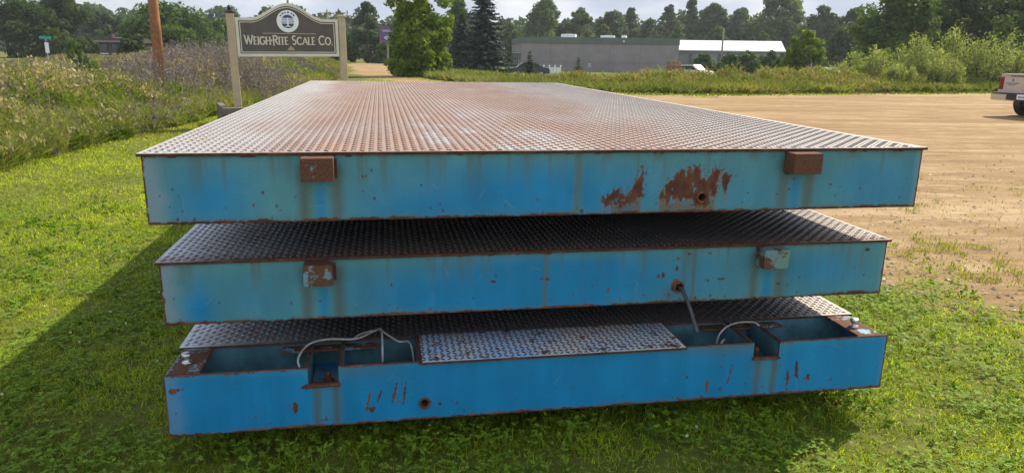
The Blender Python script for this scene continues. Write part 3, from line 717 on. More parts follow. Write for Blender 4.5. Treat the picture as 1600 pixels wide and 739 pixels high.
tree('tree', 'low dark tree below the purple billboard', 'tree', 604, 68, 108, 30, G_DARK, 2600, seed=9, group=GB, prof='bush', hb_=.02)
tree('tree', 'dark low tree behind the billboard', 'tree', 640, 38, 125, 50, G_DARK, 2600, seed=10, group=GB, prof='bush', hb_=.02)
tree('leafy_tree', 'bright green sunlit tree with leaves down to the ground beside the drive', 'tree', 655, -16, 51, 56, G_YEL, 8200, leaf=.12, seed=19, hb_=.0, prof='column', nb=92, br=(.15, .27))
tree('tree', 'grey-green tree top peeking between the bright tree and the spruce', 'tree', 716, -4, 96, 24, G_GRY, 2000, seed=12, group=GB, prof='tall')
spruce('spruce_tree', 'tall dark blue-green spruce with drooping branches', 757, -34, 74, 46, 71)
spruce('spruce_tree', 'smaller dark spruce tucked behind the left of the tall spruce', 722, 22, 79, 32, 72)
for k, a in enumerate([
    ('small pointed tree right of the spruce behind the grey building', 797, 36, 160, 20, G_BLU, 1500, 'cone'),
    ('low yellowish tree at the left corner of the grey building', 806, 48, 150, 18, G_MID, 1100, 'bush'),
    ('large pale cottonwood above the left part of the grey building', 852, -2, 172, 38, G_GRY, 5200, 'tall'),
    ('rounded tree right of the pale cottonwood', 906, 11, 178, 25, G_GRY, 2600, 'round'),
    ('dark tree between the cottonwood and the low yellow-green tree', 884, 30, 190, 26, G_BLU, 1800, 'round'),
    ('wide dark tree above the middle of the grey building', 958, 17, 195, 34, G_BLU, 3000, 'round'),
    ('narrow tree poking above the middle of the grey building', 986, 11, 200, 15, G_BLU, 1400, 'tall'),
    ('low yellow-green tree behind the grey building roof', 945, 39, 150, 25, ((.05, .09, .02), (.10, .15, .035)), 2000, 'bush'),
    ('small yellow-green tree next to the rooftop units', 966, 48, 152, 13, ((.05, .09, .02), (.10, .15, .035)), 800, 'bush'),
    ('dark rounded tree left of the lollipop shaped tree', 1016, 29, 196, 19, G_BLU, 1500, 'round'),
    ('isolated lollipop shaped tree standing above the treeline', 1045, 4, 205, 14, G_BLU, 1500, 'round'),
    ('tall slim tree right of the lollipop shaped tree', 1083, -3, 198, 16, G_BLU, 2100, 'tall'),
    ('dark broad tree behind the left end of the white barn roof', 1116, 6, 192, 32, G_BLU, 3600, 'round'),
    ('dark tree behind the middle of the white barn roof', 1160, 14, 194, 32, G_BLU, 3200, 'round'),
    ('low green tree at the right end of the grey building', 1060, 44, 158, 15, ((.04, .08, .02), (.085, .13, .035)), 1100, 'bush'),
    ('pale green round tree behind the thin pole and barn roof', 1122, 39, 156, 22, ((.05, .09, .025), (.09, .14, .045)), 1800, 'bush'),
    ('small green tree above the right part of the barn roof', 1196, 52, 160, 14, G_MID, 900, 'bush'),
    ('large spreading grey-green tree behind the barn\'s right end', 1222, -16, 176, 46, G_GRY, 5600, 'round'),
    ('dark tree filling the gap right of the large grey-green tree', 1292, 8, 170, 34, G_DARK, 3400, 'round'),
    ('dark pointed tree left of the big right-hand trees', 1338, 10, 150, 28, G_DARK, 2800, 'round'),
    ('smaller green tree in front of the dark trees, left of the willows', 1318, 42, 120, 26, G_DARK, 1900, 'bush'),
]):
    tree('tree', a[0], 'tree', a[1], a[2], a[3], a[4], a[5], a[6], prof=a[7], hb_=.06, seed=100+k, group=GB)
tree('tree', 'big green tree rising behind the left end of the willow shrubs', 'tree', 1412, -26, 72, 72, G_MID, 8200, leaf=.17, seed=201, hb_=.1, nb=60)
tree('tree', 'big dark tree behind the willows above the pickup', 'tree', 1535, -40, 76, 84, ((.02, .045, .012), (.05, .09, .02)), 8200, leaf=.18, seed=202, hb_=.1, nb=60)
tree('tree', 'broad tree filling the gap between the two big right-hand trees', 'tree', 1476, -30, 92, 70, G_DARK, 6000, leaf=.2, seed=204, hb_=.05, nb=60)
tree('tree', 'green tree cut by the right edge of the photo above the pickup', 'tree', 1632, -30, 66, 62, G_MID, 5200, leaf=.17, seed=203, hb_=.1, nb=46)

# far wood closing the view
rng = np.random.default_rng(5); bl = []
for x in np.arange(-190, 330, 5.0):
    bl.append((x, 226+rng.normal()*5, 1+rng.random()*3, 6, 6, 5)); bl.append((x, 229+rng.normal()*5, 5+rng.random()*3.5, 5, 5, 4.5)); bl.append((x+2.5, 233+rng.normal()*5, 8+rng.random()*4.5, 4, 4, 3.5))
V, Q, col = leaf_cloud(rng, bl, 100000, .85, (.032, .066, .034), (.075, .125, .052), .65)
tag(np_mesh('far_woods', V, Q, M['leaf'], col=col), 'dark far wood closing the view behind the single trees', 'woods', kind='stuff')

# willow shrubs on the right
GW = 'willow shrubs behind the dirt lot'
def willow(label, u, vtop, Yd, hw, seed, n=3600, c=((.105, .155, .045), (.36, .42, .14)), name='willow_shrub', cat='shrub', group=GW, leaf=.085):
    rng = np.random.default_rng(seed); p = at(u, vtop, Yd); zg = float(terrain(p[0], Yd)); Hh = p[2]-zg; R = hw*Yd/F_PX
    root = thing(name, label, cat, (p[0], Yd, zg), 0, group); bl = []; st = MB()
    for i in range(42):
        a = rng.uniform(0, 2*PI); q = R*math.sqrt(rng.random()); hh = Hh*(1-.45*(q/R)**2)*rng.uniform(.55, 1.0)
        x, y = q*math.cos(a), q*math.sin(a)
        for f in (.45, .72, .95): bl.append((x*(.5+.5*f), y*(.5+.5*f), hh*f, .16*R+.07, .16*R+.07, .15*Hh))
        st.tube([(x*.25, y*.25, -.05), (x*.6, y*.6, hh*.5), (x, y, hh*.95)], [.03, .02, .006], 4)
    V, Q, col = leaf_cloud(rng, bl, n, leaf, c[0], c[1], .3, .55, .1, .3, .45)
    np_mesh('foliage', V, Q, M['leaf'], root, col=col); st.build('stems', M['bark'], root)
    return root
for k, a in enumerate([('leftmost low willow shrub beside the white trailer', 1338, 78, 43, 34), ('willow shrub second from the left of the row', 1386, 66, 42, 38), ('mid height willow shrub left of the tall willow tops', 1432, 52, 42, 38),
                       ('short willow shrub standing forward of the row', 1408, 92, 39.8, 26), ('tall willow shrub with the highest pale tops', 1500, 30, 43, 40), ('broad willow shrub between the tall one and the pickup', 1552, 46, 42.5, 38),
                       ('dark lower willow shrub right behind the pickup tailgate', 1596, 38, 43, 40), ('willow shrub at the far right edge beyond the pickup', 1650, 36, 43, 44), ('shaded willow shrub under the tall pale tops', 1476, 74, 40.5, 32)]):
    willow(*a, seed=300+k)
tree('young_tree', 'bushy bright green young tree in front of the barn\'s right end', 'tree', 1262, 46, 62, 40, G_YEL, 3600, leaf=.15, seed=401, hb_=.0, prof='bush', nb=30, br=(.16, .32))
for k, a in enumerate([('leafy shrub under the left end of the barn roof', 1100, 83, 96, 22), ('leafy shrub below the thin pole', 1142, 82, 92, 20), ('leafy shrub right of the thin pole', 1170, 81, 94, 26), ('dark shrub below the right end of the barn roof', 1206, 81, 100, 28), ('low leafy shrub left of the bushy young tree', 1232, 88, 90, 12)]):
    tree('shrub', a[0], 'shrub', a[1], a[2], a[3], a[4], G_MID if k != 3 else G_DARK, 1100, prof='bush', hb_=.0, seed=420+k, group='shrubs in front of the barn', leaf=.24)
spruce('conifer', 'small dark rounded evergreen beside the white fence', 828, 79, 58, 14, 73, cols=((.02, .05, .016), (.055, .095, .03)), n_lv=20)
spruce('conifer', 'small sparse evergreen in front of the grey building wall', 904, 88, 60, 14, 74, cols=((.03, .065, .022), (.07, .115, .04)), n_lv=14)
# leaning juniper on the left
rng = np.random.default_rng(8); p = at(136, 115, 26); zg = 0
root = thing('juniper_shrub', 'leaning feathery green juniper standing alone in the left meadow', 'shrub', (p[0], 26, 0)); bl = []
for i in range(26):
    t = rng.random(); bl.append((-.62*t+.28+rng.normal()*.20*(1-.55*t), rng.normal()*.2, .25+1.42*t, .17*(1.25-.6*t), .17*(1.25-.6*t), .24))
V, Q, col = leaf_cloud(rng, bl, 3000, .085, (.045, .085, .03), (.13, .20, .06), .3, .6, .1, .3, .55)
np_mesh('foliage', V, Q, M['leaf'], root, col=col)
MB().tube([(.25, 0, -.1), (.1, 0, .6), (-.15, 0, 1.4)], [.05, .04, .01], 6).build('stem', M['bark'], root)

# ------------------------------------------------------------------ weeds and grass
def blade_strip(P, hgt, wid, lean_dir, lean, rng):
    """two-segment blades: verts 5, faces 1 quad + 1 tri"""
    n = len(P); a = rng.uniform(0, 2*PI, n); sd = np.stack([np.cos(a), np.sin(a), np.zeros(n)], -1)*wid[:, None]/2
    ld = np.stack([np.cos(lean_dir), np.sin(lean_dir), np.zeros(n)], -1)
    mid = P+np.array([0, 0, 1.])*(hgt*.55)[:, None]+ld*(lean*hgt*.30)[:, None]
    tip = P+np.array([0, 0, 1.])*(hgt*(1-.35*lean))[:, None]+ld*(lean*hgt)[:, None]
    V = np.stack([P-sd, P+sd, mid+sd*.75, mid-sd*.75, tip], 1).reshape(-1, 3); b = np.arange(n)*5
    return V, np.stack([b, b+1, b+2, b+3], -1), np.stack([b+3, b+2, b+4], -1)
def lawn_ok(x, y):
    keep = RNG.random(len(x)) < grass_chance(x, y)
    xl = np.interp(y, [0, 9.2, 13, 17.4, 24, 31], [-6.5, -6.7, -7.0, -7.2, -7.6, -8.2])
    keep &= (x > xl-.4)
    # underneath the deck nothing grows
    px, py, _, yaw = POS['low']; c, s = math.cos(yaw), math.sin(yaw); e = (x-px)*c+(y-py)*s; nn = -(x-px)*s+(y-py)*c
    keep &= ~((e > .12) & (e < W-.12) & (nn > .25) & (nn < L-.1))
    return keep, (e > -.12) & (e < W+.12) & (nn > -.09) & (nn < L)
Vs, Q4, T3, Cs = [], [], [], []; off = 0
CV, CQ, CC = [], [], []; coff = 0
for (ya, yb, rho, w0, rc) in ((1.7, 2.6, 7200, .0036, 1700), (2.6, 3.6, 7200, .0040, 1700), (3.6, 5, 4600, .0050, 1000), (5, 7.5, 2600, .0072, 420), (7.5, 11.5, 1150, .0115, 30), (11.5, 18, 520, .018, 0), (18, 30, 220, .028, 0), (30, 56, 80, .045, 0)):
    xm = .86*yb+.8; n = int(rho*(yb-ya)*2*xm); x = RNG.uniform(-xm, xm, n); y = RNG.uniform(ya, yb, n)
    k = np.abs(x) < .86*y+.8; x, y = x[k], y[k]; k, near = lawn_ok(x, y); x, y, near = x[k], y[k], near[k]
    n = len(x); patch = fbm(x*.8, y*.8, 21, 3); p2 = fbm(x*3.5, y*3.5, 22, 3); dry = fbm(x*.45, y*1.1, 24, 3); clump = fbm(x*9, y*9, 27, 2)
    thin = RNG.random(n) < (.35+.75*sstep(.3, .6, clump)); x, y, near, patch, p2, dry, clump = [q[thin] for q in (x, y, near, patch, p2, dry, clump)]; n = len(x)
    h = RNG.uniform(.018, .048, n)*(1+.7*(patch-.5)+1.1*np.maximum(0, clump-.5)); h = np.where(near, h*RNG.uniform(1.1, 2.2, n), h); h *= 1+.5*sstep(8, 20, y)
    V, q, t = blade_strip(np.stack([x, y, terrain(x, y)-.004], -1), h, w0*RNG.uniform(.7, 1.4, n), RNG.uniform(0, 2*PI, n), RNG.uniform(.3, 1.5, n), RNG)
    tone = np.clip(.5+1.3*(patch-.5)+.9*(p2-.5)+.35*RNG.normal(size=n), 0, 1)[:, None]
    col = np.array([.125, .21, .014])*(1-tone)+np.array([.50, .60, .042])*tone
    dy = (sstep(.5, .68, dry)*RNG.random(n)*.75)[:, None]; col = col*(1-dy)+np.array([.30, .25, .10])*dy
    Vs.append(V); Q4.append(q+off); T3.append(t+off); Cs.append(np.repeat(col, 5, 0)); off += len(V)
    if rc:
        n = int(rc*(yb-ya)*2*xm); x = RNG.uniform(-xm, xm, n); y = RNG.uniform(ya, yb, n); k = np.abs(x) < .86*y+.8; x, y = x[k], y[k]
        k, near = lawn_ok(x, y); k &= fbm(x*2.1, y*2.1, 31, 4)+.12*RNG.normal(size=len(x)) > .46; x, y, near = x[k], y[k], near[k]; n = len(x)
        z = RNG.uniform(.02, .055, n)*np.where(near, 1.9, 1)
        for tri in range(3):
            a = RNG.uniform(0, 2*PI, n) if tri == 0 else a+2*PI/3
            dr = np.stack([np.cos(a), np.sin(a), RNG.uniform(-.15, .4, n)], -1); sd = np.stack([-np.sin(a), np.cos(a), RNG.uniform(-.2, .2, n)], -1)
            s = RNG.uniform(.006, .0115, n)[:, None]*(1.25 if ya > 3 else 1)
            V, q = quads_from(np.stack([x, y, z+terrain(x, y)], -1)+dr*s, dr*s, sd*s*.8)
            tn = RNG.random(n)[:, None]; col = np.array([.10, .19, .018])*(1-tn)+np.array([.27, .40, .04])*tn
            CV.append(V); CQ.append(q+coff); CC.append(np.repeat(col, 4, 0)); coff += len(V)
tag(np_mesh('lawn_grass', np.concatenate(Vs), [np.concatenate(Q4), np.concatenate(T3)], M['grass'], col=np.concatenate(Cs)), 'short mown green grass around the stacked decks', 'grass', kind='stuff')
# a few white clover heads in the lawn
n = 90; x = RNG.uniform(-3.6, 3.8, n); y = RNG.uniform(2.5, 6, n); k, near = lawn_ok(x, y); x, y = x[k], y[k]; n = len(x)
for i in range(7):
    d = unit(RNG.normal(size=(n, 3))); e = unit(np.cross(d, RNG.normal(size=(n, 3)))); V, q = quads_from(np.stack([x, y, np.full(n, .06)], -1)+d*.004, e*.006, np.cross(d, e)*.006)
    CV.append(V); CQ.append(q+coff); CC.append(np.repeat(np.full((n, 3), .62), 4, 0)); coff += len(V)
tag(np_mesh('lawn_clover', np.concatenate(CV), np.concatenate(CQ), M['grass'], col=np.concatenate(CC)), 'clover leaves with a few white heads in the lawn', 'clover', kind='stuff')

def plants(rng, xy, hgt, kind):
    """weeds: stem, leaves along it and a head; returns V, [quads, tris], colours"""
    n = len(xy); base = np.concatenate([xy, terrain(xy[:, 0], xy[:, 1])[:, None]-.02], 1)
    Y_ = np.clip(xy[:, 1], 8, 60); px = Y_*.0013
    ld = rng.uniform(0, 2*PI, n); ln = rng.uniform(.05, .3, n)
    Vl, Q_, T_, Cl = [], [], [], []; o = 0
    stemc, leafc0, leafc1, headc, nl, ll, lw, head = kind
    V, q, t = blade_strip(base, hgt, np.maximum(.008, px*.8), ld, ln, rng)
    Vl.append(V); Q_.append(q); T_.append(t); Cl.append(np.repeat(np.array(stemc)*rng.uniform(.7, 1.3, (n, 1)), 5, 0)); o = len(V)
    dirv = np.stack([np.cos(ld), np.sin(ld), np.zeros(n)], -1); plant_tone = np.clip(.5+2.2*(fbm(xy[:, 0]*.6, xy[:, 1]*.45, 88, 3)-.5)+.15*rng.normal(size=n), 0, 1)
    for j in range(nl):
        f = rng.uniform(.12, 1.0, n); pos = base+np.array([0, 0, 1.])*(hgt*f*(1-.2*ln))[:, None]+dirv*(ln*hgt*f**1.6)[:, None]
        a = rng.uniform(0, 2*PI, n); upv = rng.uniform(.1, 1.7, n)
        dr = unit(np.stack([np.cos(a), np.sin(a), upv], -1)); sd = unit(np.cross(dr, rng.normal(size=(n, 3))))
        s = (ll*rng.uniform(.6, 1.3, n)*(1.15-.5*f)*(1+.012*Y_))[:, None]; w = np.maximum(lw/ll*s, px[:, None]*.55)
        V, q = quads_from(pos+dr*s, dr*s, sd*w); tn = (.7*plant_tone+.3*rng.random(n))[:, None]
        Vl.append(V); Q_.append(q+o); Cl.append(np.repeat(np.array(leafc0)*(1-tn)+np.array(leafc1)*tn, 4, 0)); o += len(V)
    if head:
        m, hs = head
        for j in range(m):
            f = rng.uniform(.86, 1.04, n); pos = base+np.array([0, 0, 1.])*(hgt*f*(1-.2*ln))[:, None]+dirv*(ln*hgt*f**1.6)[:, None]+rng.normal(size=(n, 3))*hs*.5
            dr = unit(rng.normal(size=(n, 3))+np.array([0, 0, 1.2])); sd = unit(np.cross(dr, rng.normal(size=(n, 3)))); s = np.maximum(hs*rng.uniform(.5, 1.1, n), px*.8)[:, None]
            V, q = quads_from(pos, dr*s, sd*s*.5); Vl.append(V); Q_.append(q+o); Cl.append(np.repeat(np.array(headc)*rng.uniform(.7, 1.25, (n, 1)), 4, 0)); o += len(V)
    return np.concatenate(Vl), np.concatenate(Q_), np.concatenate(T_), np.concatenate(Cl)
#        stem             leaf lo            leaf hi            head              n  len  wid  (heads,size)
K_GREEN = ((.08, .12, .02), (.055, .110, .014), (.16, .23, .03), (.24, .25, .05), 16, .085, .015, (3, .03))
K_LIGHT = ((.10, .15, .02), (.085, .155, .014), (.22, .29, .035), (.25, .26, .06), 17, .085, .016, None)
K_GRASS = ((.15, .17, .05), (.10, .15, .025), (.23, .25, .07), (.33, .29, .17), 9, .18, .006, (4, .05))
K_TAN = ((.24, .20, .11), (.18, .17, .07), (.30, .26, .12), (.42, .36, .24), 8, .15, .006, (6, .06))
K_DEAD = ((.19, .165, .155), (.15, .13, .125), (.28, .245, .23), (.17, .145, .14), 9, .06, .007, (6, .035))
K_RUST = ((.22, .13, .06), (.17, .14, .05), (.26, .19, .08), (.26, .14, .08), 7, .09, .010, (9, .05))
K_YEL = ((.11, .15, .02), (.08, .14, .015), (.17, .24, .025), (.40, .33, .04), 13, .08, .014, (5, .045))
K_WHITE = ((.10, .14, .03), (.07, .12, .02), (.14, .19, .04), (.55, .55, .47), 8, .07, .009, (4, .022))
rng = np.random.default_rng(33); n = 5200; x = rng.uniform(-4.5, 5.5, n); y = rng.uniform(2.0, 8.0, n); k = np.abs(x) < .86*y+.8; x, y = x[k], y[k]
k, near = lawn_ok(x, y); k &= (rng.random(len(x)) < .12+.8*sstep(.5, .68, fbm(x*1.4, y*1.4, 34, 3))) | near; x, y, near = x[k], y[k], near[k]
V, q, t, c = plants(rng, np.stack([x, y], -1), rng.uniform(.035, .085, len(x))*np.where(near, 1.7, 1), ((.09, .15, .02), (.08, .16, .018), (.22, .34, .04), None, 8, .020, .010, None))
tag(np_mesh('broadleaf_weeds', V, [q, t], M['grass'], col=c), 'low broadleaf weeds scattered in the lawn near the decks', 'weeds', kind='stuff')
def scatter(rng, poly, dens_fn):
    P = np.array(poly); A = (P[:, 0].max()-P[:, 0].min())*(P[:, 1].max()-P[:, 1].min()); n = int(A*60)
    x = rng.uniform(P[:, 0].min(), P[:, 0].max(), n); y = rng.uniform(P[:, 1].min(), P[:, 1].max(), n)
    k = in_poly(x, y, P); x, y = x[k], y[k]
    k = (np.abs(x) < .84*y+3) & (rng.random(len(x)) < dens_fn(x, y)/60) & (dirt_amount(x, y) < .55) & (poly_sd(x, y, ROAD) < -.4)
    return np.stack([x[k], y[k]], -1)
def weeds(name, label, cat, poly, parts, seed, mat):
    rng = np.random.default_rng(seed); Vl, Ql, Tl, Cl = [], [], [], []; o = 0
    for kind, dens, h0, h1 in parts:
        xy = scatter(rng, poly, dens); 
        if not len(xy): continue
        hh = rng.uniform(h0, h1, len(xy))*(.75+.5*fbm(xy[:, 0]*.5, xy[:, 1]*.5, seed+3, 3))
        bd = poly_sd(xy[:, 0], xy[:, 1], poly); hh *= (.30+.70*sstep(0, 3.2, bd))*(1-.42*left_low(xy[:, 0], xy[:, 1]))*(1-.35*sstep(9, 4, xy[:, 0]) if name == 'lot_edge_weeds' else 1 if name != 'meadow_weeds' and name != 'meadow_grass' else 1-.45*sstep(-.56, -.48, xy[:, 0]/xy[:, 1])*sstep(11, 15, xy[:, 1])*sstep(30, 24, xy[:, 1]))*(.7+.75*sstep(.3, .7, fbm(xy[:, 0]*.8, xy[:, 1]*.8, seed+9, 2)))*.95
        V, q, t, c = plants(rng, xy, hh, kind); Vl.append(V); Ql.append(q+o); Tl.append(t+o); Cl.append(c); o += len(V)
    return tag(np_mesh(name, np.concatenate(Vl), [np.concatenate(Ql), np.concatenate(Tl)], mat, col=np.concatenate(Cl)), label, cat, kind='stuff')
LM = [(-6.6, 8.3), (-6.9, 12), (-7.2, 17.4), (-7.8, 25), (-8.6, 33), (-10.6, 44), (-14, 60), (-22, 92), (-60, 105), (-60, 92), (-44, 66), (-34, 46), (-24, 28), (-12, 13), (-8, 7.5)]
fall = lambda y: np.clip(18/np.maximum(y, 8), .12, 1.6)
fn = lambda x, y, s, sc=.35: fbm(x*sc, y*sc, s, 3)
dead_w = lambda x, y: sstep(19.5, 24, y+1.5*(fn(x, y, 77)-.5)*4)*sstep(50, 43, y)*sstep(-.62, -.50, x/np.maximum(y, 1)+.10*(fn(x, y, 78)-.5))
left_low = lambda x, y: sstep(-.46, -.56, x/np.maximum(y, 1))*sstep(15, 24, y)   # thinner, lower growth towards the road
weeds('meadow_weeds', 'tall green and yellow weeds filling the left meadow', 'weeds', LM, [
    (K_GREEN, lambda x, y: 22*fall(y)*sstep(.38, .6, fn(x, y, 41))*(1-.93*dead_w(x, y)), .6, 1.15),
    (K_LIGHT, lambda x, y: 26*fall(y)*sstep(.40, .62, fn(x, y, 42))*(1-.93*dead_w(x, y))*sstep(40, 22, y), .45, .95),
    (K_YEL, lambda x, y: 5*fall(y)*sstep(.52, .7, fn(x, y, 43))*(1-.9*dead_w(x, y)), .8, 1.25),
    (K_GREEN, lambda x, y: 20*fall(y)*sstep(45, 50, y), .7, 1.1),
    (K_LIGHT, lambda x, y: 16*sstep(-13.5, -11.0, x)*sstep(27, 34, y)*sstep(52, 44, y), .8, 1.35)], 51, M['weed'])
weeds('meadow_grass', 'tall seeding grass with pale plumes in the left meadow', 'grass', LM, [
    (K_GRASS, lambda x, y: 38*fall(y)*(.35+fn(x, y, 44))*(1-.8*dead_w(x, y)), .5, 1.05),
    (K_TAN, lambda x, y: 30*fall(y)*sstep(.42, .6, fn(x, y, 45, .5))*sstep(11, 15, y), .7, 1.15),
    (K_RUST, lambda x, y: 4*fall(y)*sstep(.55, .7, fn(x, y, 48)), .5, .9),
    (K_WHITE, lambda x, y: 2.2*fall(y)*sstep(.45, .6, fn(x, y, 46)), .6, 1.0)], 52, M['weed'])
weeds('dead_weeds', 'patch of grey-brown dead weed stalks behind the sign', 'weeds', LM, [
    (K_DEAD, lambda x, y: 27*dead_w(x, y), 1.0, 1.45), (K_DEAD, lambda x, y: (14*fall(y)*sstep(.42, .6, fn(x, y, 49))+15*left_low(x, y))*sstep(10, 15, y), .8, 1.2)], 53, M['dry'])
RM = [(-6.0, 48.5), (-2.2, 38.5), (1.5, 34.2), (5.5, 32.5), (8.2, 32.2), (15, 35.2), (25, 39.2), (42, 44.5), (45, 54), (25, 48), (14, 43.5), (5, 41), (0, 43), (-3, 52), (-5, 56)]
weeds('lot_edge_weeds', 'strip of green, tan and rusty weeds behind the dirt lot', 'weeds', RM, [
    (K_GREEN, lambda x, y: 15*sstep(.40, .6, fn(x, y, 61)), .45, .85), (K_LIGHT, lambda x, y: 11*sstep(.42, .6, fn(x, y, 62)), .4, .85), (K_GRASS, lambda x, y: 24+0*x, .5, .9),
    (K_TAN, lambda x, y: 9*sstep(.45, .6, fn(x, y, 63)), .5, .95), (K_RUST, lambda x, y: 15*sstep(.46, .6, fn(x, y, 64, .22)), .5, .95), (K_DEAD, lambda x, y: 8*sstep(.45, .62, fn(x, y, 65)), .4, .75),
    (K_YEL, lambda x, y: 2.5*sstep(.5, .7, fn(x, y, 66)), .55, .95)], 54, M['weed'])
# mown verge between lot and weeds + sparse tufts and stones on the lot
rng = np.random.default_rng(15)
n = 16000; x = rng.uniform(-4, 40, n); y = rng.uniform(29, 46, n); sd = poly_sd(x, y, LOT); k = (sd < .1) & (sd > -2.2) & (np.abs(x) < .84*y+2); x, y = x[k], y[k]; n = len(x)
V1, q1, t1 = blade_strip(np.stack([x, y, terrain(x, y)], -1), rng.uniform(.08, .2, n), np.full(n, .05), rng.uniform(0, 2*PI, n), rng.uniform(.2, .7, n), rng); tn = rng.random((n, 1)); c1 = np.repeat(np.array([.07, .11, .015])*(1-tn)+np.array([.14, .19, .03])*tn, 5, 0)
n = 260000; y = 4+12*rng.random(n)**1.8; x = rng.uniform(-1, 1, n)*(.84*y+1); den = (sstep(.48, .66, fbm(x*1.1, y*1.1, 71, 3))*sstep(.45, .62, fbm(x*6, y*6, 73, 2))+.03)*sstep(10.5, 4.5, y-.15*x)*1.0
k = (poly_sd(x, y, LOT) > .2) & (rng.random(n) < den); x, y = x[k], y[k]; n = len(x)
V2, q2, t2 = blade_strip(np.stack([x, y, terrain(x, y)+.01], -1), rng.uniform(.02, .055, n), .004+.0008*y, rng.uniform(0, 2*PI, n), rng.uniform(.3, 1.1, n), rng); tn = rng.random((n, 1)); c2 = np.repeat(np.array([.13, .18, .025])*(1-tn)+np.array([.34, .34, .08])*tn, 5, 0)
tag(np_mesh('verge_grass', np.concatenate([V1, V2]), [np.concatenate([q1, q2+len(V1)]), np.concatenate([t1, t2+len(V1)])], M['grass'], col=np.concatenate([c1, c2])), 'short grass verge and sparse tufts on the dirt lot', 'grass', kind='stuff')
n = 26000; y = 3.6+13*rng.random(n)**1.5; x = rng.uniform(.0, 1, n)*(.84*y+1); k = (dirt_amount(x, y) > .42) & (rng.random(n) < sstep(16, 6, y)) & (fbm(x*1.5, y*1.5, 93)+.25*rng.normal(size=n) > .5); x, y = x[k], y[k]; n = len(x)
oct_ = np.array([(1, 0, 0), (0, 1, 0), (-1, 0, 0), (0, -1, 0), (.2, .1, .7), (0, 0, -.5)], float); T = np.array([(0, 1, 4), (1, 2, 4), (2, 3, 4), (3, 0, 4)])
s = (.004+.017*rng.random(n)**4)*(1+.03*y); a = rng.uniform(0, 2*PI, n); jit = rng.uniform(.6, 1.4, (n, 6, 3))
vv = oct_[None]*jit*s[:, None, None]; ca, sa = np.cos(a)[:, None], np.sin(a)[:, None]
V = np.stack([x[:, None]+vv[..., 0]*ca-vv[..., 1]*sa, y[:, None]+vv[..., 0]*sa+vv[..., 1]*ca, (terrain(x, y)+.006)[:, None]+vv[..., 2]*.8], -1).reshape(-1, 3)
M['stone'] = foliage_mat('gravel_stone', 0.0, .9)
col = np.repeat(np.array([.50, .39, .27])*rng.uniform(.45, 1.35, (n, 1)), 6, 0)
tag(np_mesh('gravel_stones', V, (np.arange(n)[:, None, None]*6+T[None]).reshape(-1, 3), M['stone'], col=col), 'small loose stones on the dirt lot', 'gravel', kind='stuff')

# ------------------------------------------------------------------ company sign
M['post'] = simple_mat('tan_post_paint', (.43, .33, .20), .55, var=.12, scale=5)
M['frame'] = simple_mat('cream_frame_paint', (.62, .58, .46), .5, var=.10, scale=5)
M['board'] = simple_mat('brown_board', (.085, .068, .052), .5, var=.2, scale=4)
M['gold'] = simple_mat('gold_paint', (.42, .30, .14), .5, var=.1, scale=8)
M['letter'] = simple_mat('cream_letter', (.62, .57, .44), .5, var=.08, scale=8)
M['white'] = simple_mat('white_paint', (.78, .78, .76), .5, var=.08, scale=6)
M['navy'] = simple_mat('navy_paint', (.035, .04, .15), .5, var=.15, scale=8)
M['greyblue'] = simple_mat('grey_blue_paint', (.30, .33, .42), .5, var=.15, scale=8)
M['black'] = simple_mat('black_metal', (.015, .015, .016), .4, var=.2)
pl = at(371, 150, 15.5); pr = at(538.5, 120, 16.5)
yaw = math.atan2(1.0, pr[0]-pl[0]); SW = math.hypot(1.0, pr[0]-pl[0])
sgn = thing('company_sign', 'brown company sign with cream lettering, arched top and tan posts', 'sign', (pl[0], 15.5, 0), yaw)
sgn.rotation_euler = (0, R_(-.7), yaw)
zt = at(364, 21, 15.5)[2]
for k, (x, hh) in enumerate(((0, zt), (SW, zt-.03))):
    po = MB().box((x, 0, hh/2-.1), (.15, .15, hh+.2), bev=.008).build('post', M['post'], sgn)
    MB().box((x, 0, hh+.012), (.19, .19, .025), bev=.006).box((x, 0, hh+.035), (.14, .14, .022), bev=.006).build('post_cap', M['black'] if k == 0 else M['post'], po)
    if k == 0: MB().lathe([(.03, .045), (.022, .06), (.045, .085), (.052, .105), (.045, .13), (.02, .15), (0, .153)], 14, c=(0, 0, hh)).build('finial', M['black'], po, smooth=True)
x0, x1 = .085, SW-.085; PWD = x1-x0; z0 = at(374, 88.8, 15.6)[2]; HS = at(369, 28, 15.6)[2]-z0; HP = .31
def outline(ins, n=48):
    xs = np.linspace(x0+ins, x1-ins, n); c = (x0+x1)/2
    zz = z0+HS-ins+HP*(.5+.5*np.cos(PI*np.clip((xs-c)/(PWD*.36), -1, 1)))
    return np.array([(x, z) for x, z in zip(xs, zz)]+[(x, z0+ins) for x in xs[::-1]])
A_, B_ = outline(0), outline(.06); board = thing
b = MB(); n = 48
inn = outline(.055); y0_, y1_ = -.022, .022
V = [(p[0], y, p[1]) for y in (y0_, y1_) for p in inn]; Fc = []
for i in range(n-1):
    a0, a1 = i, i+1; b0, b1 = 2*n-1-i, 2*n-2-i
    Fc += [(a0, a1, b1, b0), (2*n+a1, 2*n+a0, 2*n+b0, 2*n+b1)]
bd = b.add(V, Fc).build('sign_board', M['board'], sgn)
MB().band(A_, B_, -.045, .045).build('sign_frame', M['frame'], bd)
MB().band(outline(.082), outline(.098), -.026, -.0225).build('border_line', M['letter'], bd)
